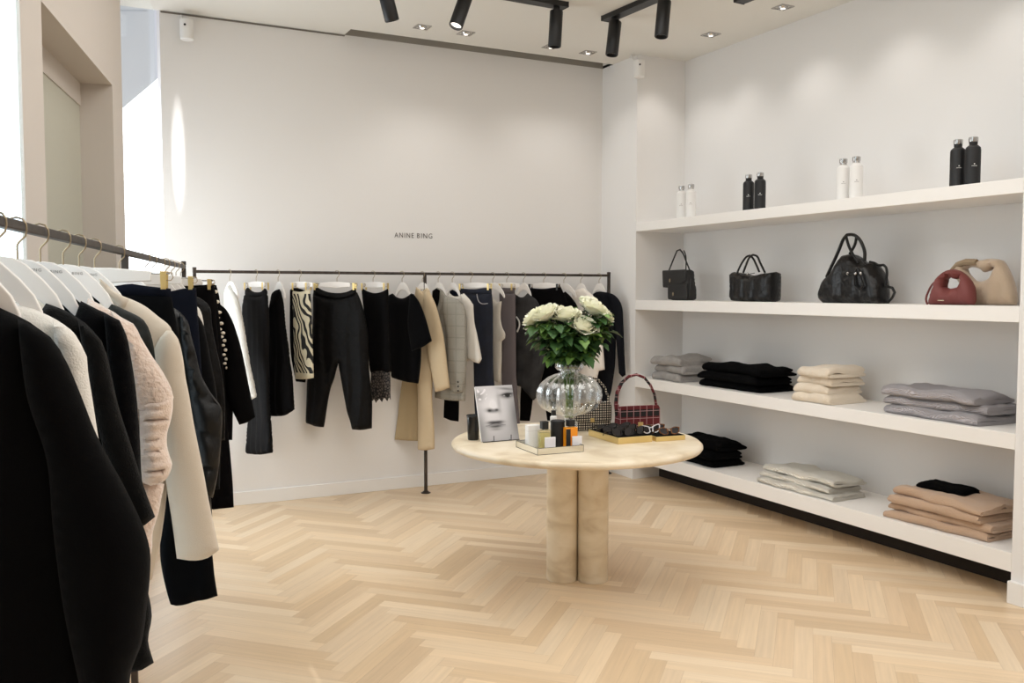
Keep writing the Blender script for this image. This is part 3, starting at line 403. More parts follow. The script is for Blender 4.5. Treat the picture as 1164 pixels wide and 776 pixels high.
BAG = {
'b1_body':[(-0.165,0.243),(-0.006,0.249),(0.143,0.247),(0.162,0.158),(0.18,0.081),(0.181,0.002),(-0.078,-0.001),(-0.083,0.095),(-0.158,0.103)],
'b1_flap':[(-0.168,0.246),(0.145,0.249),(0.152,0.159),(0.077,0.124),(-0.05,0.103),(-0.158,0.106)],
'b1_pocket':[(-0.081,0.124),(0.171,0.137),(0.179,0.005),(-0.079,0.008)],
'b1_strap':[(-0.141,0.249),(-0.09,0.327),(-0.038,0.405),(0.003,0.413),(0.043,0.38),(0.085,0.315),(0.132,0.243)],
'b1_strap2':[(0.014,0.406),(0.038,0.366),(0.045,0.245)],
'b1_clasp':[(-0.051,0.162),(0.005,0.052)],
'b2_body':[(-0.212,0.22),(-0.103,0.208),(0.01,0.19),(0.12,0.204),(0.229,0.212),(0.228,0.112),(0.228,0.001),(0.015,-0.005),(-0.21,0.003),(-0.208,0.114)],
'b2_h1':[(-0.141,0.199),(-0.114,0.244),(-0.067,0.301),(-0.03,0.329),(0.002,0.334),(0.035,0.311),(0.064,0.272),(0.101,0.214)],
'b2_h2':[(-0.046,0.21),(-0.019,0.261),(0.017,0.318),(0.053,0.337),(0.099,0.324),(0.127,0.283),(0.182,0.206)],
'b3_body':[(-0.269,0.099),(-0.242,0.157),(-0.174,0.202),(-0.129,0.264),(-0.092,0.309),(-0.036,0.313),(0.014,0.293),(0.064,0.261),(0.136,0.252),(0.182,0.196),(0.21,0.146),(0.222,0.098),(0.238,-0.005),(-0.013,-0.006),(-0.265,-0.003),(-0.278,0.052)],
'b3_h1':[(-0.194,0.168),(-0.158,0.23),(-0.123,0.288),(-0.088,0.353),(-0.058,0.409),(-0.03,0.434),(0.01,0.433),(0.038,0.425),(0.074,0.396),(0.098,0.359),(0.114,0.317),(0.114,0.263)],
'b3_h2':[(-0.046,0.419),(-0.023,0.362),(0.014,0.304),(0.057,0.253)],
'b3_h3':[(0.038,0.425),(0.026,0.371),(-0.015,0.311)],
'b3_strap':[(0.1,0.26),(0.14,0.251),(0.171,0.237),(0.207,0.238),(0.227,0.222),(0.235,0.184),(0.233,0.159),(0.227,0.111),(0.251,0.103),(0.277,0.097),(0.295,0.069),(0.279,0.038),(0.247,0.006)],
'b3_tassel':[(0.022,0.187),(0.073,0.181),(0.082,0.109),(0.124,0.087),(0.151,0.109),(0.121,0.18),(0.1,0.219),(0.073,0.181)],
'b4_body':[(-0.127,-0.004),(-0.113,0.061),(-0.091,0.119),(-0.082,0.147),(-0.052,0.176),(-0.018,0.195),(0.033,0.199),(0.084,0.174),(0.123,0.135),(0.146,0.084),(0.157,0.003),(0.038,-0.002)],
'b4_hole':[(-0.035,0.101),(-0.026,0.141),(0.002,0.158),(0.041,0.143),(0.066,0.151),(0.076,0.135),(0.058,0.101),(0.004,0.092)],
'b4_strap':[(-0.085,0.142),(-0.119,0.112),(-0.141,0.076),(-0.156,0.031),(-0.145,-0.002)],
'b4_logo':[(-0.036,0.025),(0.004,0.025)],
'b5_body':[(-0.214,0.209),(-0.176,0.24),(-0.125,0.253),(-0.056,0.251),(-0.012,0.258),(0.033,0.256),(0.073,0.247),(0.097,0.216),(0.129,0.155),(0.155,0.084),(0.171,0.003),(0.052,-0.003),(-0.082,-0.005),(-0.132,-0.003),(-0.157,0.082),(-0.199,0.16)],
'b5_hole':[(-0.146,0.201),(-0.111,0.213),(-0.054,0.2),(-0.028,0.182),(0.003,0.191),(0.026,0.212),(0.04,0.204),(0.015,0.157),(-0.022,0.137),(-0.076,0.136),(-0.122,0.171)],
}
# ------------------------------------------------------------------ camera (1164 x 776)
yaw, pit, rol, FL = 0.46786973, 0.05639008, 0.00083525, 1023.98
fwd = Vector((math.sin(yaw)*math.cos(pit), math.cos(yaw)*math.cos(pit), -math.sin(pit)))
rt0 = Vector((math.cos(yaw), -math.sin(yaw), 0)); up0 = rt0.cross(fwd)
rt = rt0*math.cos(rol)+up0*math.sin(rol); up = up0*math.cos(rol)-rt0*math.sin(rol)
cd = bpy.data.cameras.new('camera'); cam = bpy.data.objects.new('camera', cd); C.objects.link(cam)
cam.matrix_world = Matrix(((rt.x, up.x, -fwd.x, 0), (rt.y, up.y, -fwd.y, 0), (rt.z, up.z, -fwd.z, 1.6), (0,0,0,1)))
cd.sensor_width = 36; cd.lens = FL/1164*36; cd.clip_start = .05
bpy.context.scene.camera = cam
# ------------------------------------------------------------------ room
YB, H, XC, XN, YP, YE = 6.851, 3.555, 4.354, 4.848, 6.311, 2.915
ang = math.radians(12.7); DL = Vector((math.sin(ang), math.cos(ang), 0)); NL = Vector((DL.y, -DL.x, 0)); COR = Vector((.692, YB, 0))
def floor_mesh():
    W, L = .082, .60; me = bpy.data.meshes.new('floor'); vs = []; fs = []; tints = []; uvs = []; rs = random.Random(3)
    c45 = math.cos(PI/4); gap = .0003
    def T(x, y): return (x*c45-y*c45+1.9, x*c45+y*c45+2.1, 0)
    pal = [(226,202,170), (221,195,162), (229,207,177), (216,189,154), (223,199,168), (228,203,170), (213,186,152)]
    for i in range(-75, 76):
        for j in range(-12, 13):
            ox, oy = i*W+j*L, i*W-j*L
            for k in (0, 1):
                x0, y0, x1, y1 = (ox, oy, ox+L, oy+W) if k == 0 else (ox, oy+W, ox+W, oy+W+L)
                cx, cy, _ = T((x0+x1)/2, (y0+y1)/2)
                if not (-3 < cx < 6.2 and -3.2 < cy < 8): continue
                n = len(vs); vs += [T(x0+gap,y0+gap), T(x1-gap,y0+gap), T(x1-gap,y1-gap), T(x0+gap,y1-gap)]; fs.append((n,n+1,n+2,n+3))
                c = rs.choice(pal); f = rs.uniform(.96, 1.03); tints.append([min(1, q*f) for q in lin(c)[:3]]+[1])
                u = rs.uniform(0, 50); v = rs.uniform(0, 50)
                uvs.append([(u,v),(u+L,v),(u+L,v+W),(u,v+W)] if k == 0 else [(u,v),(u,v+W),(u+L,v+W),(u+L,v)])
    n = len(vs); vs += [(-3,-3.2,-.003),(6.2,-3.2,-.003),(6.2,8,-.003),(-3,8,-.003)]; fs.append((n,n+1,n+2,n+3)); tints.append([.32,.2,.1,1]); uvs.append([(0,0)]*4)
    me.from_pydata(vs, [], fs); a = me.color_attributes.new('tint', 'FLOAT_COLOR', 'CORNER'); uv = me.uv_layers.new(name='uv')
    for p in me.polygons:
        for q, li in enumerate(p.loop_indices): a.data[li].color = tints[p.index]; uv.data[li].uv = uvs[p.index][q]
    me.materials.append(MATS['oak']); o = bpy.data.objects.new('floor', me); C.objects.link(o); return struct(o)
floor_mesh()
# ceiling with a lighting slot along the back wall
mb = MB(); SX, SW = 2.02, .17
mb.box(-3, 6.2, -3.2, YB-SW, H, H+.2); mb.box(-3, SX, YB-SW, YB, H, H+.2); mb.box(XC, 6.2, YB-SW, 8, H, H+.2); mb.box(SX, XC, YB-SW, YB, H+.14, H+.2)
struct(mb.build('ceiling', 'ceiling_paint', smooth=False))
struct(MB().box(.693, XC, YB, YB+.2, 0, H+.2).build('wall_back', 'wall_paint', smooth=False))
struct(MB().box(XC, XN+.25, YP, YB+.2, 0, H+.02).build('wall_pier', 'wall_paint', smooth=False))
struct(MB().box(XN, XN+.25, YE-.02, YP, 0, H+.02).build('wall_niche', 'niche_paint', smooth=False))
struct(MB().box(XC, XN+.25, -3.2, YE, 0, H+.02).build('wall_right', 'wall_paint', smooth=False))
struct(MB().box(-3, XN+.25, -3.4, -3.2, 0, H+.02).build('wall_front', 'wall_paint', smooth=False))
# grey strip painting in the shadow line between back wall and ceiling
struct(MB().box(.70, SX, YB-.010, YB, H-.012, H-.004).build('trim_gap_shade', 'gap_shade', smooth=False))
struct(MB().box(SX, XC, YB-.006, YB, H, H+.14).build('trim_slot_shade', 'slot_shade', smooth=False))  # wall face inside the slot coloured darker, its shade painted in
# left wall: built along DL from the corner, s metres toward the camera
def lw(mbx, s0, s1, d0, d1, z0, z1):
    """block from s0..s1 toward the camera, d0..d1 outward"""
    M = Matrix(((-DL.x, -NL.x, 0, COR.x), (-DL.y, -NL.y, 0, COR.y), (0,0,1,0), (0,0,0,1)))
    return mbx.box(s0, s1, d0, d1, z0, z1, M)
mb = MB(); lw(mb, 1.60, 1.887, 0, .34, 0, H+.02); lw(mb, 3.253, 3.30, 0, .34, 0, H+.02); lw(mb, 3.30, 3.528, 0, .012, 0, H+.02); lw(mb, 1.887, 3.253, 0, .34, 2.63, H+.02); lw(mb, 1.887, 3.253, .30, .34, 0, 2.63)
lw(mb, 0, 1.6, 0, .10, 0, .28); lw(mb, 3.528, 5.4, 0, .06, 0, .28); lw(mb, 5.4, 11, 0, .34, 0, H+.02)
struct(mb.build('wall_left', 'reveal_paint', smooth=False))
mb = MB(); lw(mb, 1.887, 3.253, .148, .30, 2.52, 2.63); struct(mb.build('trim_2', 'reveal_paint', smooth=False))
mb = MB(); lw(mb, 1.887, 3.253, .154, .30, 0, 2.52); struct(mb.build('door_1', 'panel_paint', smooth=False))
for k, (a, b) in enumerate(((0, 1.6), (3.528, 5.4))):
    f0, f1 = (.02, .05) if k == 0 else (.001, .004); mb = MB(); lw(mb, b-.03, b, f0, f1, .28, H); lw(mb, a, b, f0, f1, .28, .33)
    w = struct(mb.build('window_%d' % (k+1), 'trim_paint', smooth=False))
    mb = MB(); lw(mb, a+.001, b-.03, *((.032, .038) if k == 0 else (.005, .009)), .33, H); mb.build('pane', 'window_glass', w, smooth=False)
# glowing sheets added behind the windows to stand in for daylight
def outside(name, pts, d, e):
    mb = MB(); q = [COR-NL*d-DL*s for s, z in pts]; mb.add([(p.x, p.y, z) for p, (s, z) in zip(q, pts)], [tuple(range(len(pts)))])
    return mb.build(name, e, smooth=False)
mat('daylight_glow', (245,248,252), .8, emit=((246,250,255), 3.6)); mat('daylight_glow_blue', (236,244,250), .8, emit=((222,238,250), 1.9))
o = outside('outdoor_glow_sheet', [(1.9,-.2),(-9,-.2),(-9,5.7),(1.9,2.08)], .42, 'daylight_glow'); o['kind'] = 'structure'  # added emissive sheet, slanted top imitates the diagonal light boundary
mb = MB(); lw(mb, 3.302, 5.42, .0135, .0165, .1, H); o = mb.build('window_blind', 'daylight_glow_blue', smooth=False); tag(o, 'added pale glowing daylight sheet filling the tall window at the left picture edge', 'blind', kind='structure')  # added emissive sheet standing in for daylight at this window
# base boards
struct(MB().box(.70, XC, YB-.014, YB, 0, .10).build('baseboard_back', 'trim_paint', bevel=.003))
struct(MB().box(XC-.014, XC, YP-.0, YB-.014, 0, .10).build('baseboard_pier', 'trim_paint', bevel=.003))
struct(MB().box(XC-.03, XC+.0, -3.1, YE+.0, 0, .115).build('baseboard_right', 'trim_paint', bevel=.003))
# shelves
mb = MB(); mb.box(XC+.26, XC+.28, YE, YP, 0, .153); struct(mb.build('trim_3', 'toe_kick_shade', smooth=False))  # recessed toe-kick coloured near black for the shade under the shelf
SH = [('highest', 2.095, 2.169), ('second highest', 1.441, 1.522), ('third', .789, .8725), ('lowest', .155, .2545)]
for nm, z0, z1 in SH:
    what = {'highest': 'under the four pairs of steel bottles', 'second highest': 'carrying the leather handbags', 'third': 'carrying the grey, black, cream and lilac piles', 'lowest': 'just above the floor with white and tan piles'}[nm]
    o = MB().box(XC, XN-.001, YE+.001, YP-.001, z0, z1).build('wall_shelf', 'shelf_paint', bevel=.002)
    tag(o, 'long thick white wall shelf, '+what, 'shelf', 'white shelves in the wall niche')
# wall lettering
def text(body, size, loc, rot, m, parent=None, name='lettering', extrude=.0006, spacing=1.0):
    cu = bpy.data.curves.new(name, 'FONT'); cu.body = body; cu.size = size; cu.extrude = extrude; cu.align_x = 'LEFT'; cu.space_character = spacing; cu.resolution_u = 3
    t = bpy.data.objects.new(name, cu); C.objects.link(t); bpy.context.view_layer.update()
    me = bpy.data.meshes.new_from_object(t); C.objects.unlink(t); bpy.data.objects.remove(t)
    o = bpy.data.objects.new(name, me); C.objects.link(o); me.materials.clear(); me.materials.append(MATS[m]); o.location = loc; o.rotation_euler = rot
    if parent: o.parent = parent
    return o
t = thing('wall_sign', 'small thin grey capital lettering on the white back wall', 'sign', (2.413, YB-.002, 2.022))
wa = text('ANINE', .056, (0,0,0), (PI/2,0,0), 'text_grey', t, 'word', spacing=1.25); wb = text('BING', .056, (.187,0,0), (PI/2,0,0), 'text_grey', t, 'word', spacing=1.25)
wa.scale = (.163/max(v.co.x for v in wa.data.vertices),1,1); wb.scale = (.135/max(v.co.x for v in wb.data.vertices),1,1)
# ------------------------------------------------------------------ ceiling fittings
def track(name, x0, y0, x1, y1, label):
    v = Vector((x1-x0, y1-y0, 0)); L = v.length; t = thing(name, label, 'light track', (x0, y0, H), math.atan2(v.y, v.x))
    MB().box(0, L, -.045, .045, -.035, 0).build('rail', 'black_metal', t, bevel=.003)
    for e in (0, L): MB().box(e-.004, e+.004, -.047, .047, -.037, 0).build('end_cap', 'black_metal', t)
    return t
track('ceiling_track', 3.145, 5.43, 1.5, 5.375, 'black ceiling light track ending above the middle of the room')
track('ceiling_track', 3.56, 5.55, 3.66, 4.05, 'black ceiling light track running toward the camera on the right')
track('ceiling_track', 4.125, 4.80, 4.2, 3.7, 'black ceiling light track of which only the tip shows at the top')
def spot_head(x, y, tilt, az, label, glow=False, z=H-.035):
    t = thing('spotlight', label, 'spotlight', (x, y, z), az, 'black cylinder spotlights on the ceiling tracks')
    MB().box(-.02, .02, -.02, .02, -.03, 0).build('bracket', 'black_metal', t, bevel=.003)
    c = MB().lathe([(.0,0),(.043,0),(.045,-.004),(.045,-.236),(.042,-.24),(.038,-.24),(.037,-.222),(0,-.222)], 28, cap=False).build('housing', 'black_metal', t, sharp=40)
    c.location = (0,0,-.025); c.rotation_euler = (tilt, 0, 0)
    l = MB().lathe([(.0,-.2225),(.036,-.2235)], 20, cap=False).build('lens', 'lens_white' if glow else 'chrome', c)
    return t
spot_head(3.08, 5.43, math.radians(3), 1.2, 'black cylinder spotlight at the end of the middle track, hanging nearly straight')
spot_head(2.40, 5.40, math.radians(24), PI/2+.35, 'black cylinder spotlight tilted right with its lens glowing', True)
spot_head(1.83, 5.39, math.radians(18), -PI/2+.3, 'black cylinder spotlight leftmost, only its lower rim in view')
spot_head(3.575, 5.46, math.radians(9), PI/2+.3, 'black cylinder spotlight at the far end of the right track')
spot_head(3.61, 4.93, math.radians(9), PI/2+.4, 'black cylinder spotlight second along the right track, cropped at top')
dls = [(2.475,6.38,'first small square downlight from the left near the back wall'), (2.83,6.383,'second downlight from the left, whitish rim'), (3.59,6.42,'third downlight from the left, right of the middle spotlight'), (3.95,6.437,'downlight nearest the corner of the back wall'), (4.511,5.565,'downlight above the bottle shelf, left of the pair'), (4.525,4.814,'downlight above the bottle shelf, nearest the camera')]
for x, y, lb in dls:
    t = thing('downlight', lb, 'downlight', (x, y, H), 0, 'recessed downlights in the white ceiling')
    mb = MB(); mb.box(-.055,.055,-.055,-.043,-.006,0); mb.box(-.055,.055,.043,.055,-.006,0); mb.box(-.055,-.043,-.043,.043,-.006,0); mb.box(.043,.055,-.043,.043,-.006,0)
    mb.build('frame', 'chrome', t, smooth=False); MB().lathe([(0,-.012),(.03,-.012),(.036,-.001)], 18, cap=False).build('reflector', 'chrome', t)
    MB().lathe([(0,-.014),(.016,-.0135)], 14, cap=False).build('lamp', 'lens_white', t)
def wall_speaker(x, y, rz, label):
    t = thing('wall_speaker', label, 'speaker', (x, y, H-.13), rz)
    MB().lathe([(0,-.075),(.040,-.075),(.046,-.07),(.046,.06),(.04,.066),(0,.066)], 24, cap=False).build('housing', 'matte_white', t)
    MB().lathe([(0,.0),(.008,.0),(.008,.003),(0,.003)], 12, cap=False, c=(0,0,0)).build('sensor', 'black_metal', t).matrix_local = Matrix.Translation((0,-.046,.02)) @ Matrix.Rotation(PI/2, 4, 'X')
    MB().tube([(-.02,.03,.05),(-.05,.06,.09),(-.06,.08,.128)], .008).build('bracket', 'matte_white', t)
    return t
wall_speaker(.862, 6.76, -.4, 'small white cylinder speaker on a bracket in the left ceiling corner')
wall_speaker(XC-.03, YP-.07, -.5, 'small white cylinder speaker at the top of the pier corner')
# ------------------------------------------------------------------ racks
ZR = 1.731
Dr = Vector((.2155, .9765, 0)).normalized()
def rack(name, label, p0, p1, posts, foot=True):
    v = (p1-p0); L = v.length; t = thing(name, label, 'clothes rack', (p0.x, p0.y, 0), math.atan2(v.y, v.x))
    MB().box(-.012, L+.012, -.0105, .0105, ZR-.0105, ZR+.0105).build('rail', 'steel_dark', t, bevel=.003)
    for s in posts:
        p = MB().box(s-.011, s+.011, -.011, .011, .004, ZR-.0105).build('post', 'steel_dark', t, bevel=.002)
        if s in (posts[0], posts[-1]): MB().box(s-.012, s+.012, -.012, .012, ZR+.0105, ZR+.03).build('post_top', 'steel_dark', t, bevel=.002)
        MB().lathe([(0,0),(.038,0),(.038,.004),(.03,.007),(.014,.02),(0,.02)], 24, c=(s,0,0), cap=False).build('foot', 'steel_dark', p)
    return t
A0 = Vector((-.093, 1.995, ZR))
rack('clothes_rack', 'dark metal clothes rack running along the left wall toward the back', A0-Dr*1.1, A0+Dr*3.379, [.35, 2.53, 4.479])
rack('clothes_rack', 'dark metal clothes rack standing along the white back wall', Vector((.862,6.608,ZR)), Vector((4.278,6.608,ZR)), [.0, 1.713, 3.416])
hook_pts = [(0,-.068),(0,-.040),(.003,-.034),(.016,-.020),(.0185,-.008),(.018,.004),(.012,.014),(0,.0175),(-.011,.0145),(-.016,.006)]
def hanger(kind, loc, rz, what, ws=None, rackname='left'):
    lab = {'plain': 'white wooden hanger with thin metal hook carrying the ', 'text': 'white wooden hanger with small grey lettering carrying the ', 'clip': 'white bar hanger with gold clips holding the ', 'clipdark': 'white bar hanger with black clips holding the '}[kind]+what
    t = thing('coat_hanger', lab, 'hanger', (loc[0], loc[1], ZR), rz, 'white hangers on the %s rack' % rackname)
    MB().tube([(x,0,z) for x, z in hook_pts], .0021, 6).build('hook', 'brass', t)
    if kind in ('plain', 'text'):
        top = [(0,-.066),(.025,-.069),(.048,-.082),(.078,-.112),(.100,-.140),(.112,-.168),(.113,-.182),(.108,-.190)]
        low = [(.085,-.165),(.065,-.147),(.04,-.130),(0,-.122)]
        q = top+low; sx = 1 if rackname == 'left' or 'vest' in what else .62; q = [(a*sx,b) for a,b in q]; poly = [(a,b) for a,b in q]+[(-a,b) for a,b in reversed(q[1:-1])]
        MB().prism(poly, .004, .016).build('shoulder_bar', 'hanger_white', t, bevel=.0025)
        if kind == 'text': text('ANINE BING', .0095, (-.02,.0034,-.0925), (PI/2,0,0), 'text_grey_light', t, 'hanger_print', .0002, 1.25)
    else:
        w0, w1 = ws; cx = (w0+w1)/2; hw = max(.12, (w1-w0)/2-.055)
        MB().prism([(cx-hw,-.075),(cx-hw*.3,-.066),(cx+hw*.3,-.066),(cx+hw,-.075),(cx+hw,-.104),(cx,-.112),(cx-hw,-.104)], -.006, .006).build('shoulder_bar', 'hanger_white', t, bevel=.003)
        MB().tube([(w0+.004,0,-.082),(w1-.004,0,-.082)], .0022, 6).build('clip_rod', 'chrome', t)
        for s in (w0+.02, w1-.02):
            c = MB().prism([(s-.009,-.075),(s+.009,-.075),(s+.0075,-.128),(s-.0075,-.128)], -.026, -.022).build('clip', 'gold' if kind == 'clip' else 'black_metal', t, bevel=.001)
            MB().tube([(s+.009,-.012,-.078),(s+.024,-.012,-.08),(s+.026,-.012,-.094),(s+.02,-.012,-.102),(s+.006,-.012,-.102)], .0016, 6).build('clip_loop', 'brass', c)
            MB().prism([(s-.009,-.075),(s+.009,-.075),(s+.0075,-.128),(s-.0075,-.128)], .022, .025).build('clip_back', 'gold' if kind == 'clip' else 'black_metal', c)
    return t
LR = [0]
for gi, (name, label, cat, hang, loc, rz, parts) in enumerate(GARMENTS):
    left = gi < 17
    t = thing(name, label, cat, (loc[0], loc[1], ZR), rz, 'clothes on the left rack' if left else 'clothes on the back rack')
    top = 0
    for (pn, q, th, off, mt, fa, fw, ax) in parts:
        if ax == 'beads':
            P = pts_smooth(q, closed=False, step=.021)
            mb = MB()
            for i, p in enumerate(P):
                if mt == 'studs':
                    s = .0105 if i % 2 else .0085; mb.ball((p.x+(.006 if i % 2 else -.006), -off, p.y-ZR), s, 6, (1.2,.6,.9))
                else: mb.ball((p.x, -off, p.y-ZR), .007, 6, (1,.5,1))
            if mt == 'studs': mb.build('stud_trim', mt, t)
            else:
                for i, p in enumerate(q): MB().ball((p[0], -off, p[1]-ZR), .0075, 6, (1,.5,1)).build('button', mt, t)
            continue
        if ax == 'tube':
            P = pts_smooth(q, closed=False, step=.01)
            MB().tube([(p.x, -off, p.y-ZR) for p in P], .004 if mt == 'stitch' else .0065, 6).build(pn, mt, t); continue
        big = left and gi < 8
        puff(q, th, fa, fw, ax, off, gi, res=.0065 if pn == 'ribbed_cuff' else .014 if 'puffer' in name or 'leather' in name else .022 if not big else .018, zshift=-ZR).build(pn, mt, t, sharp=70)
    if hang != 'none':
        ss = [p[0] for p in parts[0][1]] if parts[0][0] == 'waistband' else [p[0] for p in parts[-1][1] if p[1] > 1.5] or [-.15,.15]
        if hang.startswith('clip'):
            P0 = [p for pp in parts for p in pp[1] if p[1] > 1.575 and pp[0] in ('waistband','body')]; ss = [p[0] for p in P0]
        hanger(hang, loc, rz, name.replace('_', ' '), (min(ss), max(ss)), 'left' if left else 'back')
# ------------------------------------------------------------------ table
TX, TY, TZ, TR = 2.545, 4.25, .779, .688
t = thing('round_table', 'round cream travertine table on thick cylindrical stone columns', 'table', (TX, TY, 0))
MB().lathe([(0,TZ-.04),(TR-.03,TZ-.04),(TR-.008,TZ-.034),(TR,TZ-.022),(TR-.001,TZ-.012),(TR-.012,TZ-.002),(TR-.02,TZ),(0,TZ)], 96, cap=False).build('tabletop', 'travertine', t, sharp=60)
for cx, cy in ((-.075, .022), (.072,-.065), (.055, .11)):
    MB().lathe([(0,0),(.082,0),(.085,.003),(.085,TZ-.04)], 40, c=(cx,cy,0), cap=False).build('column', 'travertine', t, sharp=60)
# magazine on its wire stand
t = thing('magazine', 'large magazine showing a black and white close up of a face', 'magazine', (2.148, 4.387, TZ+.004), math.radians(0))
def cover():
    nx, nz = 120, 160; W, Hh = .228, .305; vs = []; cols = []
    G2 = lambda x, y, cx, cy, sx, sy, a=0: math.exp(-((((x-cx)*math.cos(a)+(y-cy)*math.sin(a))/sx)**2+((-(x-cx)*math.sin(a)+(y-cy)*math.cos(a))/sy)**2))
    for j in range(nz+1):
        for i in range(nx+1):
            u, v = i/nx, j/nz; x, y = u, v*1.34           # y up
            g = .70+.12*G2(x,y,.35,.75,.5,.5)+.06*v
            g -= .22*G2(x,y,1.02,.55,.18,.5)              # right cheek falls off
            g -= .16*G2(x,y,.02,.35,.14,.5)
            g -= .40*G2(x,y,.38,.735,.15,.050,-.1)-.14*G2(x,y,.42,.84,.07,.12)   # nose underside, tip
            g -= .30*G2(x,y,.30,.735,.045,.03)+.34*G2(x,y,.50,.745,.045,.028)   # nostrils
            g -= .10*G2(x,y,.58,.90,.05,.25)              # bridge side
            g -= .42*G2(x,y,.82,1.09,.15,.06,.05)         # eye
            g -= .30*G2(x,y,.83,1.115,.16,.02,.08)        # lash line
            g -= .34*G2(x,y,.84,1.08,.045,.045)
            g += .35*G2(x,y,.75,1.085,.025,.018)+.28*G2(x,y,.92,1.085,.02,.016)
            g -= .20*G2(x,y,.82,1.25,.22,.03,-.12)        # brow
            g -= .16*G2(x,y,.08,1.10,.12,.12)             # other eye, cropped
            lip = .30+.5*(x-.42)**2*-1.0
            g -= .42*G2(x,y,.33,.445,.12,.034)+.42*G2(x,y,.52,.445,.12,.034)+.30*G2(x,y,.42,.365,.16,.036)+.14*math.exp(-((y-(.405-.25*(x-.42)**2+.02*math.cos((x-.42)*14)))/.012)**2)*(abs(x-.42) < .27)
            g -= .18*G2(x,y,.42,.34,.18,.035); g += .16*G2(x,y,.40,.368,.08,.012)
            g -= .14*G2(x,y,.42,.275,.14,.03)
            if .04 < x < .30 and 1.0 < y < 1.27:          # pale script title
                if abs(math.sin(19*x+3*math.sin(14*y))*math.cos(17*y+2*math.sin(11*x))) > .72: g = .93
            g = .72+(g-.72)*1.35; g = max(.05, min(.93, g)); vs.append((-.114+u*W, 0, v*Hh)); cols.append((g**2.0, (g*.985)**2.0, (g*1.0)**2.0, 1))
    fs = [(j*(nx+1)+i, j*(nx+1)+i+1, (j+1)*(nx+1)+i+1, (j+1)*(nx+1)+i) for j in range(nz) for i in range(nx)]
    me = bpy.data.meshes.new('front_cover'); me.from_pydata(vs, [], fs); a = me.color_attributes.new('tint', 'FLOAT_COLOR', 'POINT')
    for i, c in enumerate(cols): a.data[i].color = c
    me.materials.append(MATS['printed_cover']); o = bpy.data.objects.new('front_cover', me); C.objects.link(o); return o
lean = Matrix.Rotation(-math.radians(17), 4, 'X')
pg = MB().box(-.113,.113,.0006,.012,.001,.304).build('pages', 'white_card', t, smooth=False); pg.matrix_local = lean
cv = cover(); cv.parent = t; cv.matrix_local = lean
t = thing('wire_stand', 'thin black wire display stand with two short prongs under the magazine', 'stand', (2.148, 4.387, TZ))
mb = MB().tube([(-.05,-.018,.035),(-.05,-.018,.004),(-.05,.12,.004),(-.05,.06,.16)], .0022, 6).tube([(.055,-.018,.035),(.055,-.018,.004),(.055,.12,.004),(.055,.06,.16)], .0022, 6).tube([(-.11,-.006,.0025),(.112,-.006,.0025)], .0022, 6).tube([(-.05,.06,.16),(.055,.06,.16)], .002, 6)
mb.build('wire_frame', 'black_metal', t)
t = thing('tumbler', 'black cylindrical candle tumbler behind the magazine', 'candle', (2.035, 4.50, TZ))
MB().lathe([(0,0),(.029,0),(.031,.004),(.036,.135),(.0345,.137),(.033,.134),(.030,.115),(0,.115)], 32, cap=False).build('glass_body', 'black_gloss', t)
MB().lathe([(.0365,.128),(.0385,.129),(.0385,.137),(.0365,.138)], 32, cap=False).build('rim', 'matte_black', t)
# mirrored tray with perfume
tr = math.radians(-3)
t = thing('mirror_tray', 'square mirrored tray with dark edge lines on the table front', 'tray', (2.262, 4.045, TZ), tr)
mb = MB(); mb.box(-.13,.13,-.13,.13,0,.006); mb.box(-.13,.13,-.13,-.124,.006,.034); mb.box(-.13,.13,.124,.13,.006,.034); mb.box(-.13,-.124,-.124,.124,.006,.034); mb.box(.124,.13,-.124,.124,.006,.034)
mb.build('mirrored_body', 'mirror', t, smooth=False)
mb = MB()
for a, b in (((-.13,-.13),(.13,-.13)),((.13,-.13),(.13,.13)),((.13,.13),(-.13,.13)),((-.13,.13),(-.13,-.13))):
    for z in (.0012, .0345): mb.tube([(a[0],a[1],z),(b[0],b[1],z)], .0013, 5)
    mb.tube([(a[0],a[1],0),(a[0],a[1],.035)], .0013, 5)
mb.build('edge_line', 'tray_line', t)
def on_tray(name, label, cat, x, y, rz=0): return thing(name, label, cat, (x, y, TZ+.0065), rz+tr)
t = on_tray('packaging_box', 'white perfume carton at the left end of the mirrored tray', 'box', 2.205, 4.125)
MB().box(-.034,.034,-.02,.02,0,.115).build('carton', 'white_card', t, bevel=.001); MB().box(-.034,.034,-.0203,.0203,.085,.0856).build('seam', 'text_grey_light', t)
t = on_tray('perfume_bottle', 'clear square perfume bottle with pale liquid and black cap', 'perfume', 2.228, 4.04)
MB().box(-.031,.031,-.018,.018,0,.098).build('glass_body', 'bottle_glass', t, bevel=.004); MB().box(-.026,.026,-.013,.013,.006,.084).build('liquid', 'pale_perfume', t, bevel=.002)
MB().lathe([(0,.098),(.009,.098),(.009,.104),(0,.104)], 16, cap=False).build('neck', 'chrome', t); MB().box(-.018,.018,-.016,.016,.103,.143).build('cap', 'matte_black', t, bevel=.002)
t = on_tray('name_card', 'small white card block leaning before the clear perfume bottle', 'card', 2.232, 3.985)
MB().box(-.029,.029,-.005,.005,0,.068).build('card_block', 'wax_label', t, bevel=.001)
t = on_tray('candle', 'black glass candle with dark lid in the middle of the tray', 'candle', 2.305, 4.035)
MB().lathe([(0,0),(.034,0),(.036,.004),(.037,.132),(.035,.134),(.033,.130),(0,.122)], 32, cap=False).build('glass_body', 'matte_black', t); MB().lathe([(0,.134),(.038,.134),(.038,.141),(.034,.144),(0,.144)], 32, cap=False).build('lid', 'matte_black', t)
t = on_tray('perfume_bottle', 'amber square perfume bottle with black cap beside the black candle', 'perfume', 2.352, 3.985)
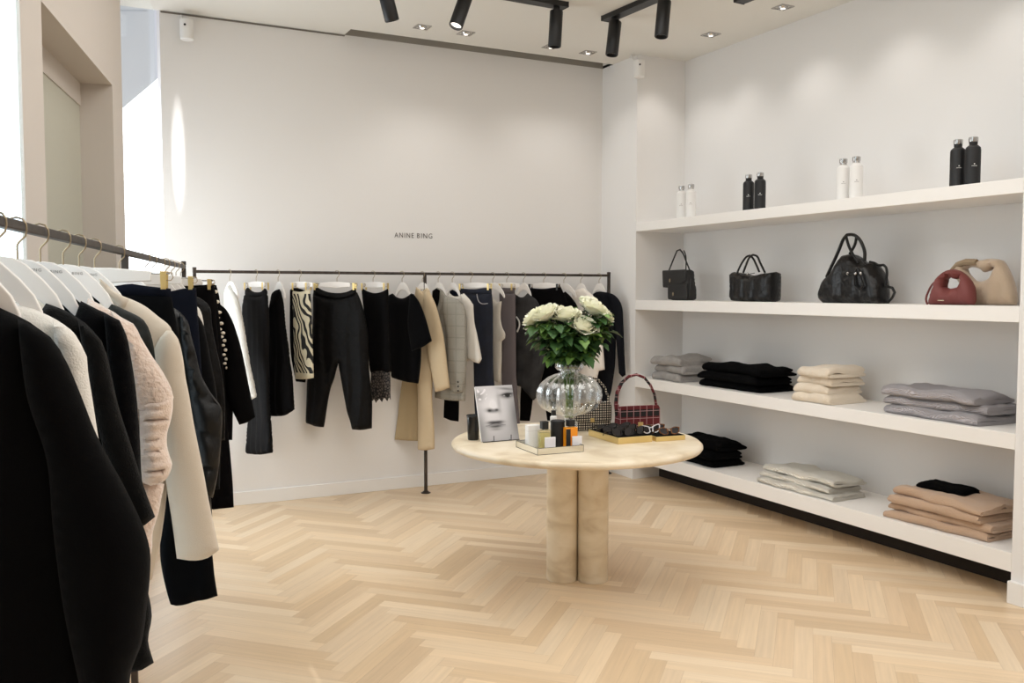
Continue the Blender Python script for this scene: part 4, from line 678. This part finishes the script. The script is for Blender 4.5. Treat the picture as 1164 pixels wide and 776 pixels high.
MB().box(-.034,.034,-.018,.018,0,.112).build('glass_body', 'amber', t, bevel=.004); MB().lathe([(0,.112),(.009,.112),(.009,.118),(0,.118)], 16, cap=False).build('neck', 'gold', t); MB().box(-.019,.019,-.017,.017,.117,.150).build('cap', 'matte_black', t, bevel=.002)
MB().box(-.0345,-.008,-.0186,-.018,.01,.105).build('label', 'matte_black', t)
t = on_tray('name_card', 'small white card block before the amber perfume bottle', 'card', 2.372, 3.952)
MB().box(-.027,.027,-.005,.005,0,.068).build('card_block', 'wax_label', t, bevel=.001)
t = on_tray('perfume_bottle', 'slim white spray bottle with black nozzle behind the black candle', 'perfume', 2.325, 4.115)
MB().lathe([(0,0),(.017,0),(.018,.003),(.018,.15),(.010,.158),(0,.158)], 20, cap=False).build('glass_body', 'matte_white', t); MB().box(-.010,.010,-.010,.010,.158,.185).build('nozzle', 'matte_black', t, bevel=.002)
# ribbed crystal vase
VX, VY = 2.50, 4.25
def rib(a, z): return 1+.045*math.cos(16*a)*(1 if .13 < z < .37 else .4)
t = thing('glass_vase', 'large round ribbed clear glass vase with bulbous neck and pedestal foot', 'vase', (VX, VY, TZ))
prof = [(0,0),(.050,0),(.058,.004),(.056,.012),(.030,.022),(.018,.036),(.026,.050),(.042,.066),(.050,.084),(.042,.104),(.030,.118),(.028,.128),(.050,.140),(.100,.154),(.145,.178),(.168,.210),(.176,.245),(.172,.282),(.152,.316),(.118,.344),(.080,.362),(.050,.372),(.046,.378),(.066,.388),(.078,.404),(.076,.422),(.062,.438),(.050,.446)]
inn = [(.045,.446),(.058,.436),(.070,.420),(.072,.405),(.061,.392),(.040,.380),(.044,.368),(.076,.356),(.113,.339),(.146,.312),(.166,.281),(.170,.245),(.162,.212),(.139,.182),(.096,.159),(.046,.146),(0,.140)]
MB().lathe(prof+inn, 144, mod=rib, cap=False).build('glass_body', 'crystal', t, sharp=80)
def rose(i, dx, dy, z, r, label):
    """dx along the table's long view axis (right), dy away"""
    t = thing('rose', label, 'rose', (VX, VY, TZ+.125), 0, 'white roses in the glass vase'); rs = random.Random(100+i)
    R_ = Vector((.892,-.452,0)); F_ = Vector((.452,.892,0)); top = R_*dx+F_*dy+Vector((0,0,z)); b = Vector((rs.uniform(-.02,.02), rs.uniform(-.02,.02), 0)); mid = Vector((b.x*.8, b.y*.8, .26))
    P = []
    for k in range(13):
        q = k/12; P.append(b*(1-q)**2+2*q*(1-q)*(mid+Vector((0,0,.08)))+top*q*q)
    MB().tube(P, .0042, 6).build('stem', 'stem_green', t)
    # bloom
    axis = (P[-1]-P[-2]).normalized(); M = Matrix.Translation(top) @ axis.to_track_quat('Z', 'Y').to_matrix().to_4x4(); mb = MB()
    rings = [(3,.22,.05,.86),(3,.38,.10,.88),(4,.55,.22,.86),(4,.72,.42,.80),(5,.88,.62,.70),(5,.98,.8,.60)]
    for k, (n, rad, open_, hgt) in enumerate(rings):
        for p in range(n):
            a0 = 2*PI*p/n+k*.7+rs.uniform(-.15,.15); half = PI/n*1.55; nu, nv = 7, 6; vs = []
            for v in range(nv+1):
                tv = v/nv
                for u in range(nu+1):
                    tu = u/nu*2-1; a = a0+tu*half*(1-.25*tv*tv); edge = 1-.30*abs(tu)**2.2*tv
                    rr = r*rad*(.25+.75*math.sin(min(1, tv*1.15)*PI/2))*(1+.03*math.sin(tu*5+k)); curl = open_*tv**4*.30
                    vs.append(M @ Vector(((rr+curl*r)*math.cos(a), (rr+curl*r)*math.sin(a), r*(-.42+1.35*hgt*tv*edge-curl*.45))))
            mb.add(vs, [(v*(nu+1)+u, v*(nu+1)+u+1, (v+1)*(nu+1)+u+1, (v+1)*(nu+1)+u) for v in range(nv) for u in range(nu)])
    mb.build('bloom', 'petal', t, sharp=180)
    mb = MB()
    for p in range(5):
        a = 2*PI*p/5; mb.add([M @ Vector(q) for q in ((0,0,-r*.45),(r*.5*math.cos(a-.4),r*.5*math.sin(a-.4),-r*.35),(r*.9*math.cos(a),r*.9*math.sin(a),-r*.35),(r*.5*math.cos(a+.4),r*.5*math.sin(a+.4),-r*.35))], [(0,1,2,3)])
    mb.build('sepal', 'leaf', t)
    for which, m in ((0, 'leaf'), (1, 'leaf_light')):
        mb = MB()
        for k in range(34 if which == 0 else 22):
            q = rs.uniform(.60, .96); p = P[int(q*12)]; az = rs.uniform(0, 2*PI); L = rs.uniform(.050,.080); out = rs.uniform(.02,.035+.075*min(1, (q-.55)*4))
            d = Vector((math.cos(az), math.sin(az), rs.uniform(-.55,.5))).normalized(); base = p+d*out; side = d.cross(Vector((0,0,1))).normalized(); nr = side.cross(d)
            mb.tube([p, base], .0012, 4)
            vs = []; N = 7
            for v in range(N+1):
                tv = v/N; w = L*.46*math.sin(PI*tv**.8)*(1+.08*(-1)**v); c = base+d*L*tv-nr*.0-Vector((0,0,1))*L*.35*tv*tv
                for s in (-1, 0, 1): vs.append(c+side*w*s+nr*abs(s)*w*.35)
            mb.add(vs, [(v*3+s, v*3+s+1, v*3+s+4, v*3+s+3) for v in range(N) for s in (0, 1)])
        mb.build('foliage', m, t, sharp=180)
for i, (du, v, dy, r, lb) in enumerate([(-38,351,0,0.068,'white rose leftmost in the glass vase bouquet'),(-27,347,-.05,0.070,'white rose second from the left, front of the bouquet'),(-17,346,.05,.06,'white rose left of the bouquet centre, toward the back'),(-4,349,-.04,0.070,'white rose at the bouquet centre with wide open petals'),(8,352,.07,0.064,'white rose behind the low front rose'),(14,361,-.08,0.073,'white rose lowest and nearest the camera in the bouquet'),(26,341,-.02,0.070,'white rose upper right, before the white blouse'),(35,348,.02,0.070,'white rose rightmost in the bouquet'),(24,337,.06,0.064,'white rose highest in the bouquet'),(36,352,.09,0.059,'small white rose behind the rightmost one')]):
    rose(i, du*.00484, dy, (500-v)*.00484-.125-.05, r, lb)
# gold boxes and sunglasses
def gold_box(label, loc, rz, w, d, h):
    t = thing('display_box', label, 'box', loc, rz); MB().box(0,w,0,d,0,h).build('gold_side', 'gold', t, bevel=.002)
    MB().box(.006,w-.006,.006,d-.006,h,h+.003).build('lining', 'black_cloth', t, smooth=False); return t
b1 = gold_box('low gold display box under a pile of dark sunglasses', (2.663,4.011,TZ), math.radians(-3), .215, .33, .035)
b2 = gold_box('small gold display box at the right table edge', (2.896,3.989,TZ), math.radians(-5), .185, .22, .026)
def sunglasses(label, loc, rz, m, lensm='lens', cat_eye=False, tilt=0):
    t = thing('sunglasses', label, 'sunglasses', loc, rz, None); t.rotation_euler = (tilt, 0, rz)
    for s in (-1, 1):
        q = [(.008,.006),(.012,.034),(.035,.041),(.062,.046 if cat_eye else .039),(.070,.036),(.064,.012),(.040,-.001),(.018,0)]
        pl = pts_smooth([(a*s, b) for a, b in q], step=.005); n = len(pl); c = sum((Vector(p) for p in pl), Vector((0,0)))/n
        vs = []
        for y in (-.002, .004):
            for k in (1.0, .80):
                vs += [(c.x+(p.x-c.x)*k, y, c.y+(p.y-c.y)*k) for p in pl]
        fs = []
        for i in range(n):
            j = (i+1) % n; fs += [(i,j,n+j,n+i), (2*n+i,3*n+i,3*n+j,2*n+j), (i,2*n+i,2*n+j,j), (n+i,n+j,3*n+j,3*n+i)]
        MB().add(vs, fs).build('rim', m, t); MB().add([(c.x+(p.x-c.x)*.84, .001, c.y+(p.y-c.y)*.84) for p in pl], [tuple(range(n))]).build('lens', lensm, t)
        MB().tube([(.069*s,.002,.034),(.071*s,.02,.034),(.062*s,.09,.030),(.045*s*1,.135,.012)], [.0035,.0035,.003,.0025], 6).build('temple', m, t)
    MB().tube([(-.012,.001,.026),(0,-.001,.030),(.012,.001,.026)], .0028, 6).build('bridge', m, t)
    return t
mat('black_glasses', (10,10,10), .15)
k = 0
for x, y, r, lb in [(.06,.03,0,'black sunglasses at the front left of the gold box'),(.15,.045,.1,'black sunglasses at the front right corner of the gold box'),(.06,.115,-.1,'black sunglasses in the middle left of the gold box'),(.155,.13,.12,'black sunglasses in the middle right of the gold box'),(.07,.20,.05,'black sunglasses toward the back of the gold box, left'),(.16,.21,-.08,'black sunglasses toward the back of the gold box, right')]:
    p = b1.location+Vector((x-.005, y, .0395)); o = sunglasses(lb, p, r, 'black_glasses', tilt=math.radians(-12)); o['group'] = 'black sunglasses on the large gold box'
sunglasses('white cat eye sunglasses on the small gold box', (2.945,4.10,TZ+.031), .15, 'frame_white', cat_eye=True, tilt=math.radians(-12))
sunglasses('brown tortoiseshell sunglasses at the front right of the small gold box', (3.005,4.01,TZ+.031), -.05, 'tortoise', tilt=math.radians(-25))
sunglasses('tortoiseshell sunglasses behind the white pair on the small gold box', (2.985,4.13,TZ+.031), -.1, 'tortoise', tilt=math.radians(-10))
# handbags on the table
def arc_pts(w, h, n=18, lean=0): return [(-w*math.cos(PI*k/n), lean*math.sin(PI*k/n), h*math.sin(PI*k/n)**.8) for k in range(n+1)]
t = thing('handbag', 'burgundy and black tartan baguette handbag with gold clasp', 'handbag', (3.005, 4.33, TZ), math.radians(-8))
MB().prism([(-.128,.0),(-.132,.05),(-.128,.135),(-.120,.150),(.120,.150),(.128,.135),(.130,.05),(.126,.0)], -.035, .035).build('body', 'tartan', t, bevel=.012)
MB().prism([(-.131,.04),(-.129,.140),(-.118,.157),(.118,.157),(.129,.140),(.131,.04),(.10,.034),(-.10,.034)], -.041, -.034).build('flap', 'tartan', t, bevel=.003)
MB().box(-.014,.018,-.046,-.040,.035,.062).build('clasp', 'gold', t, bevel=.002)
for s in (-1, 1): MB().box(s*.124-.004, s*.124+.004, -.01,.01,.12,.165).build('handle_tab', 'tartan', t, bevel=.002)
MB().tube([(-.128,0,.10),(-.135,0,.17),(-.128,0,.235),(-.10,0,.29),(-.055,0,.325),(-.005,0,.335),(.045,0,.315),(.085,0,.27),(.112,0,.215),(.124,0,.15)], [.013,.013,.012,.011,.009,.008,.008,.008,.008,.008], 8).build('handle', 'tartan', t)
t = thing('handbag', 'black and cream houndstooth baguette handbag behind the vase', 'handbag', (2.80, 4.515, TZ), math.radians(-12))
MB().prism([(-.125,0),(-.128,.12),(-.118,.150),(.115,.165),(.122,.13),(.12,0)], -.03, .03).build('body', 'houndstooth', t, bevel=.01)
MB().prism([(-.126,.05),(-.124,.14),(-.115,.156),(.112,.170),(.122,.14),(.12,.055)], -.036, -.029).build('flap', 'houndstooth', t, bevel=.003)
MB().box(-.012,.012,-.041,-.035,.05,.074).build('clasp', 'gold', t, bevel=.002)
MB().tube([(-.115,0,.14),(-.105,0,.22),(-.065,0,.285),(-.01,0,.313),(.045,0,.30),(.09,0,.25),(.112,0,.19),(.115,0,.14)], .0065, 8).build('handle', 'houndstooth', t)
# ------------------------------------------------------------------ bottles on the highest shelf
def bottle(x, y, z, col, label, group):
    t = thing('water_bottle', label, 'bottle', (x, y, z), 0, group); b = 'matte_black' if col == 'black' else 'matte_white'
    MB().lathe([(0,0),(.037,0),(.0395,.003),(.0395,.195),(.037,.208),(.026,.218),(.0205,.222),(.0205,.226),(0,.226)], 36, cap=False).build('body', b, t)
    MB().lathe([(0,.226),(.0215,.226),(.0215,.238),(0,.238)], 28, cap=False).build('collar', b if col == 'black' else 'chrome', t)
    MB().lathe([(0,.238),(.0235,.238),(.0245,.241),(.0245,.262),(.0215,.264),(.0215,.2585),(.004,.2585),(.004,.262),(0,.262)], 28, cap=False).build('lid', 'chrome', t)
    m = 'matte_white' if col == 'black' else 'text_grey_light'; a = math.radians(212)
    M = Matrix.Rotation(a+PI/2, 4, 'Z')
    q = MB()
    for k in range(-4, 5):
        an = k*.075; q.box(-.0008,.0008,-.0402,-.0392,.104,.107 if k % 2 else .108, Matrix.Rotation(an, 4, 'Z'))
    q.ball((0,-.0392,.116), .0035, 6, (1,.3,1)); o = q.build('logo', m, t); o.rotation_euler = (0,0,math.radians(-42))
    return t
zt = 2.170
for y, col, lb in [(5.85,'white','white steel bottle leftmost on the highest shelf'),(5.73,'white','white steel bottle right of the leftmost white one'),(5.07,'black','black steel bottle left one of the smaller looking black pair'),(4.95,'black','black steel bottle right one of the smaller looking black pair'),(4.195,'white','white steel bottle left one of the pair above the large black bag'),(4.09,'white','white steel bottle right one of the pair above the large black bag'),(3.38,'black','black steel bottle left one of the pair nearest the camera'),(3.287,'black','black steel bottle rightmost on the highest shelf')]:
    bottle(4.47, y, zt, col, lb, 'steel water bottles on the highest shelf')
# ------------------------------------------------------------------ handbags on the second highest shelf
Z2 = 1.522; RB = -PI/2
def bag(name, label, y, x): return thing(name, label, 'handbag', (x, y, Z2), RB)
def strap(pts, y, w, m, nm, par, n=8, st=.01): 
    P = pts_smooth(pts, closed=False, step=st); return MB().tube([(p.x, y, p.y) for p in P], w, n).build(nm, m, par)
t = bag('handbag', 'small black double pocket handbag leftmost on the shelf', 5.97, 4.55)
puff(BAG['b1_body'], .045, res=.03, R=.02).build('body', 'bag_grain', t, sharp=60)
puff(BAG['b1_flap'], .008, off=.047, res=.02, R=.012).build('flap', 'bag_grain', t, sharp=60); pk = puff(BAG['b1_pocket'], .014, off=.05, res=.02, R=.014).build('pocket', 'bag_grain', t, sharp=60)
strap(BAG['b1_strap'], 0, .006, 'bag_grain', 'strap', t); strap(BAG['b1_strap2'], .03, .005, 'bag_grain', 'strap', t)
for (a, b), y in zip(BAG['b1_clasp'], (-.06,-.068)): MB().ball((a,y,b), .013, 8, (.7,.4,1.2)).build('clasp', 'brass', t)
MB().tube([(.19,-.03,.17),(.197,-.04,.13),(.20,-.04,.09)], .009, 6).build('tassel', 'bag_grain', t)
t = bag('handbag', 'black leather tote with gathered front and two short handles', 5.09, 4.55)
puff(BAG['b2_body'], .07, .006, .11, 's', res=.02, R=.03).build('body', 'bag_leather', t, sharp=60)
strap(BAG['b2_h1'], -.04, [.014]*1 and .0075, 'bag_leather', 'handle', t); strap(BAG['b2_h2'], -.06, .0075, 'bag_leather', 'handle', t)
g_ = BAG['b2_body']
MB().tube([(-.10,-.072,.205),(-.02,-.080,.20),(.02,-.080,.196),(.09,-.074,.205)], .003, 6).build('drawstring', 'bag_leather', t)
MB().ball((.02,-.078,.20), .010, 8).build('clasp', 'chrome', t)
t = bag('handbag', 'large slouchy black leather bucket bag with long strap', 4.15, 4.56)
puff(BAG['b3_body'], .09, .007, .17, 's', res=.02, R=.055).build('body', 'bag_leather', t, sharp=60)
strap(BAG['b3_h1'], -.06, .0105, 'bag_leather', 'handle', t); strap(BAG['b3_h2'], -.05, .009, 'bag_leather', 'handle', t); strap(BAG['b3_h3'], -.05, .009, 'bag_leather', 'handle', t)
strap(BAG['b3_strap'], .0, .008, 'bag_leather', 'strap', t); strap(BAG['b3_tassel'], -.105, .006, 'bag_leather', 'drawstring', t)
for dx in (0, .06, .10): MB().ball((BAG['b3_tassel'][0][0]+dx,-.105,BAG['b3_tassel'][0][1]), .011, 8, (1,.5,1)).build('stud', 'chrome', t)
MB().tube([(.16,-.06,.05),(.165,-.05,.15),(.12,-.05,.24),(.07,-.04,.28)], .006, 6).build('piping', 'bag_leather', t)
t = bag('handbag', 'red leather hobo bag with looped knotted handle', 3.42, 4.49)
puff(BAG['b4_body'], .055, .006, .12, 's', res=.02, R=.045, hole=BAG['b4_hole']).build('body', 'red_leather', t, sharp=60)
strap(BAG['b4_strap'], 0, .006, 'red_leather', 'strap', t); (a, b), (c_, d_) = BAG['b4_logo']; MB().box(a, c_, -.056, -.053, b-.002, b+.002).build('logo_plate', 'brass', t)
t = bag('handbag', 'beige suede hobo bag with gathered handle, rightmost on the shelf', 3.29, 4.64)
puff(BAG['b5_body'], .055, .007, .13, 's', res=.02, R=.05, hole=BAG['b5_hole']).build('body', 'suede', t, sharp=60)
q = BAG['b5_body']; mb = MB().tube([(p[0], -.03, p[1]-.012) for p in (q[0], q[1], q[2], q[3])], [.012,.018,.020,.018], 8); mb.build('handle_wrap', 'suede_dark', t)
# ------------------------------------------------------------------ folded knitwear
def folded(name, label, loc, w, d, h, m, seed, cat='sweater', group=None, rz=0, rough=1.0):
    """one folded garment: a cloth band folded back on itself (fold toward the aisle, -x), extruded along y"""
    rs = random.Random(seed); t_ = h*.5; N = 40
    path = []; d1 = d*rs.uniform(.93, 1); d2 = d*rs.uniform(.86, 1)
    for k in range(13): path.append((d1-(d1-t_*.7)*k/12, t_*.5))
    for k in range(1, 8):
        a = PI*k/8; path.append((t_*.7-t_*.62*math.sin(a), t_-t_*.5*math.cos(a)))
    for k in range(13): path.append((t_*.7+(d2-t_*.7)*k/12, t_*1.5))
    n = len(path); ht = t_*.64; loops = []
    for j in range(N+1):
        v = j/N; y = (v-.5)*w; e = min(1, min(v, 1-v)*N/3.2); es = max(.62, math.sqrt(max(0, 1-(1-e)**2)))
        dx = .016*noise.noise(Vector((seed*3.1, v*4, 0)))*2; L = []
        for sgn in (1, -1):
            rng = range(n) if sgn == 1 else range(n-1, -1, -1)
            for i in rng:
                a = path[max(0, i-1)]; b = path[min(n-1, i+1)]; tx, tz = b[0]-a[0], b[1]-a[1]; l = math.hypot(tx, tz); nx, nz = -tz/l, tx/l
                px, pz = path[i]; up = pz/h
                nn = rough*(.011*noise.noise(Vector((px*7+seed*2.3, y*6, up)))+.006*noise.noise(Vector((px*16+seed, y*9+px*20, up*2)))+.004*abs(noise.noise(Vector((px*30, y*12+seed, 3)))))
                hh = ht*es*(.5 if i in (0, n-1) else 1)*(1+.25*noise.noise(Vector((y*10, seed, up*3)))); sag = -h*.30*(abs(v-.5)*2)**6*up
                yy = y*(1-.02*up)+.006*noise.noise(Vector((px*12, seed, up*5)))
                L.append((px+nx*hh*-sgn+dx*up+nn*.5, yy, max(.0006, pz+nz*hh*-sgn+nn*up*1.3+sag)))
        loops.append(L)
    k = len(loops[0]); vs = [p for L in loops for p in L]; fs = [(j*k+i, j*k+(i+1)%k, (j+1)*k+(i+1)%k, (j+1)*k+i) for j in range(N) for i in range(k)]
    for j in (0, N):                                        # end caps as strips so the fold stays open
        for i in range(n-1): fs.append((j*k+i, j*k+i+1, j*k+2*n-2-i, j*k+2*n-1-i))
    o = MB().add(vs, fs).build(name, m, sharp=75); o.location = loc; o.rotation_euler = (0,0,rz)
    return tag(o, label, cat, group)
ORD = {3: ['lowest', 'middle', 'topmost'], 4: ['lowest', 'second lowest', 'third', 'topmost']}
def pile(n, x, y, z, w, d, h, m, kind, desc, cat, group, seed, rz=0, shrink=0):
    hs = h/n; zz = z
    for k in range(n):
        f = 1-shrink*k
        folded(kind, '%s folded %s of the %s' % (ORD[n][k], desc[0], desc[1]), (x+.016*((k*7+seed)%3-1)+.004*k, y+.012*((k*5+seed)%3-1), zz+.0005), w*f*(1-.03*((k*2+seed)%3)), d*(1-.03*k), hs*1.02, m, seed*10+k, cat, group, rz+math.radians(((k*3+seed)%4-1.5)*1.6), 1.9 if k == n-1 else 1.15); zz += hs
Z3, Z4 = .8725, .2545
pile(3, 4.40, 5.93, Z3, .40, .36, .185, 'knit_grey', 'folded_shirt', ('grey tee', 'pile beside the pier'), 'shirt', 'grey folded tees', 1)
pile(3, 4.42, 5.20, Z3, .70, .34, .175, 'knit_black', 'folded_sweater', ('black knit', 'wide black pile on the third shelf'), 'sweater', 'black folded knits', 2)
pile(4, 4.39, 4.345, Z3, .33, .34, .225, 'knit_cream', 'folded_sweater', ('cream knit', 'small cream pile'), 'sweater', 'cream folded knits', 3, shrink=.04)
pile(3, 4.41, 3.475, Z3, .66, .36, .165, 'knit_lilac', 'folded_sweater', ('lilac grey ribbed knit', 'wide right pile'), 'sweater', 'lilac folded knits', 4)
pile(3, 4.40, 5.60, Z4, .55, .32, .19, 'knit_black', 'folded_sweater', ('black knit', 'pile on the lowest shelf behind the table'), 'sweater', 'black folded knits low', 5)
pile(3, 4.40, 4.50, Z4, .70, .30, .125, 'knit_white', 'folded_sweater', ('white ribbed knit', 'pile on the lowest shelf'), 'sweater', 'white folded knits', 6)
pile(4, 4.40, 3.42, Z4, .68, .38, .185, 'knit_tan', 'folded_sweater', ('tan knit', 'pile on the lowest shelf near the camera'), 'sweater', 'tan folded knits', 7, shrink=.03)
folded('folded_scarf', 'small black knit lying on top of the tan pile', (4.52, 3.48, Z4+.188), .30, .16, .035, 'knit_black', 88, 'scarf')
# ------------------------------------------------------------------ light
def area(name, loc, rot, sx, sy, e, col, spread=180):
    l = bpy.data.lights.new(name, 'AREA'); l.shape = 'RECTANGLE'; l.size = sx; l.size_y = sy; l.energy = e; l.color = col; l.spread = math.radians(spread)
    o = bpy.data.objects.new(name, l); C.objects.link(o); o.location = loc; o.rotation_euler = rot; return o
def spotl(name, loc, target, e, col, angle=90, blend=.6, r=.05, scale=(1,1,1)):
    l = bpy.data.lights.new(name, 'SPOT'); l.energy = e; l.color = col; l.spot_size = math.radians(angle); l.spot_blend = blend; l.shadow_soft_size = r
    o = bpy.data.objects.new(name, l); C.objects.link(o); o.location = loc; o.rotation_euler = (Vector(target)-Vector(loc)).to_track_quat('-Z', 'Y').to_euler(); o.scale = scale; return o
WARM = (1, .955, .91); NEUT = (1, .985, .965)
K = 1.0
for x, y, lb in dls: spotl('downlight_lamp', (x, y, H-.03), (x-.05 if x < 4.4 else x+.02, y-.1 if x < 4.4 else y, 0), 9*K, WARM, 105, .8, .05)
for x, y in ((4.5,4.05),(4.5,3.3),(4.48,6.0)): spotl('downlight_lamp', (x, y, H-.03), (x+.02, y, 0), 9*K, WARM, 105, .8, .05)
for x, y in ((3.1,5.5),(3.6,5.0),(2.4,5.4),(1.8,5.3)): spotl('spot_lamp', (x, y, H-.34), (2.6, 4.3, .6), 14*K, NEUT, 95, .8, .06)
area('ceiling_fill_light', (2.0, 3.4, H-.02), (0,0,0), 2.6, 2.6, 58*K, NEUT)  # soft fill added under the ceiling, no visible fixture belongs to it
area('ceiling_fill_light', (2.2, .2, H-.02), (0,0,0), 3.0, 2.6, 72*K, NEUT)  # second added fill, behind the first and out of view
# added unseen spots imitating sun streaks on the back wall and the floor
spotl('wall_streak_helper', (.62, 5.3, 2.45), (.80, YB, 2.56), 75, (1, 1, 1), 33, .75, .006, (.12, 1, 1))
spotl('floor_streak_helper', (.90, 3.2, 3.4), (.925, 3.66, 0), 70, (1,1,1), 4.2, .3, .003, (.10,1,1))
spotl('floor_streak_helper', (1.13, 3.2, 3.4), (1.15, 3.68, 0), 22, (1,1,1), 5.2, .3, .003, (.07,1,1))
w = bpy.data.worlds.new('world'); bpy.context.scene.world = w; w.use_nodes = True
w.node_tree.nodes['Background'].inputs[0].default_value = lin((208,211,219)); w.node_tree.nodes['Background'].inputs[1].default_value = 1.05
vs_ = bpy.context.scene.view_settings; vs_.view_transform = 'Standard'; vs_.look = 'None'; vs_.exposure = -.12; vs_.gamma = 1
C_ = bpy.context.scene.cycles; C_.max_bounces = 10; C_.diffuse_bounces = 5; C_.glossy_bounces = 4; C_.transparent_max_bounces = 24; C_.sample_clamp_indirect = 6
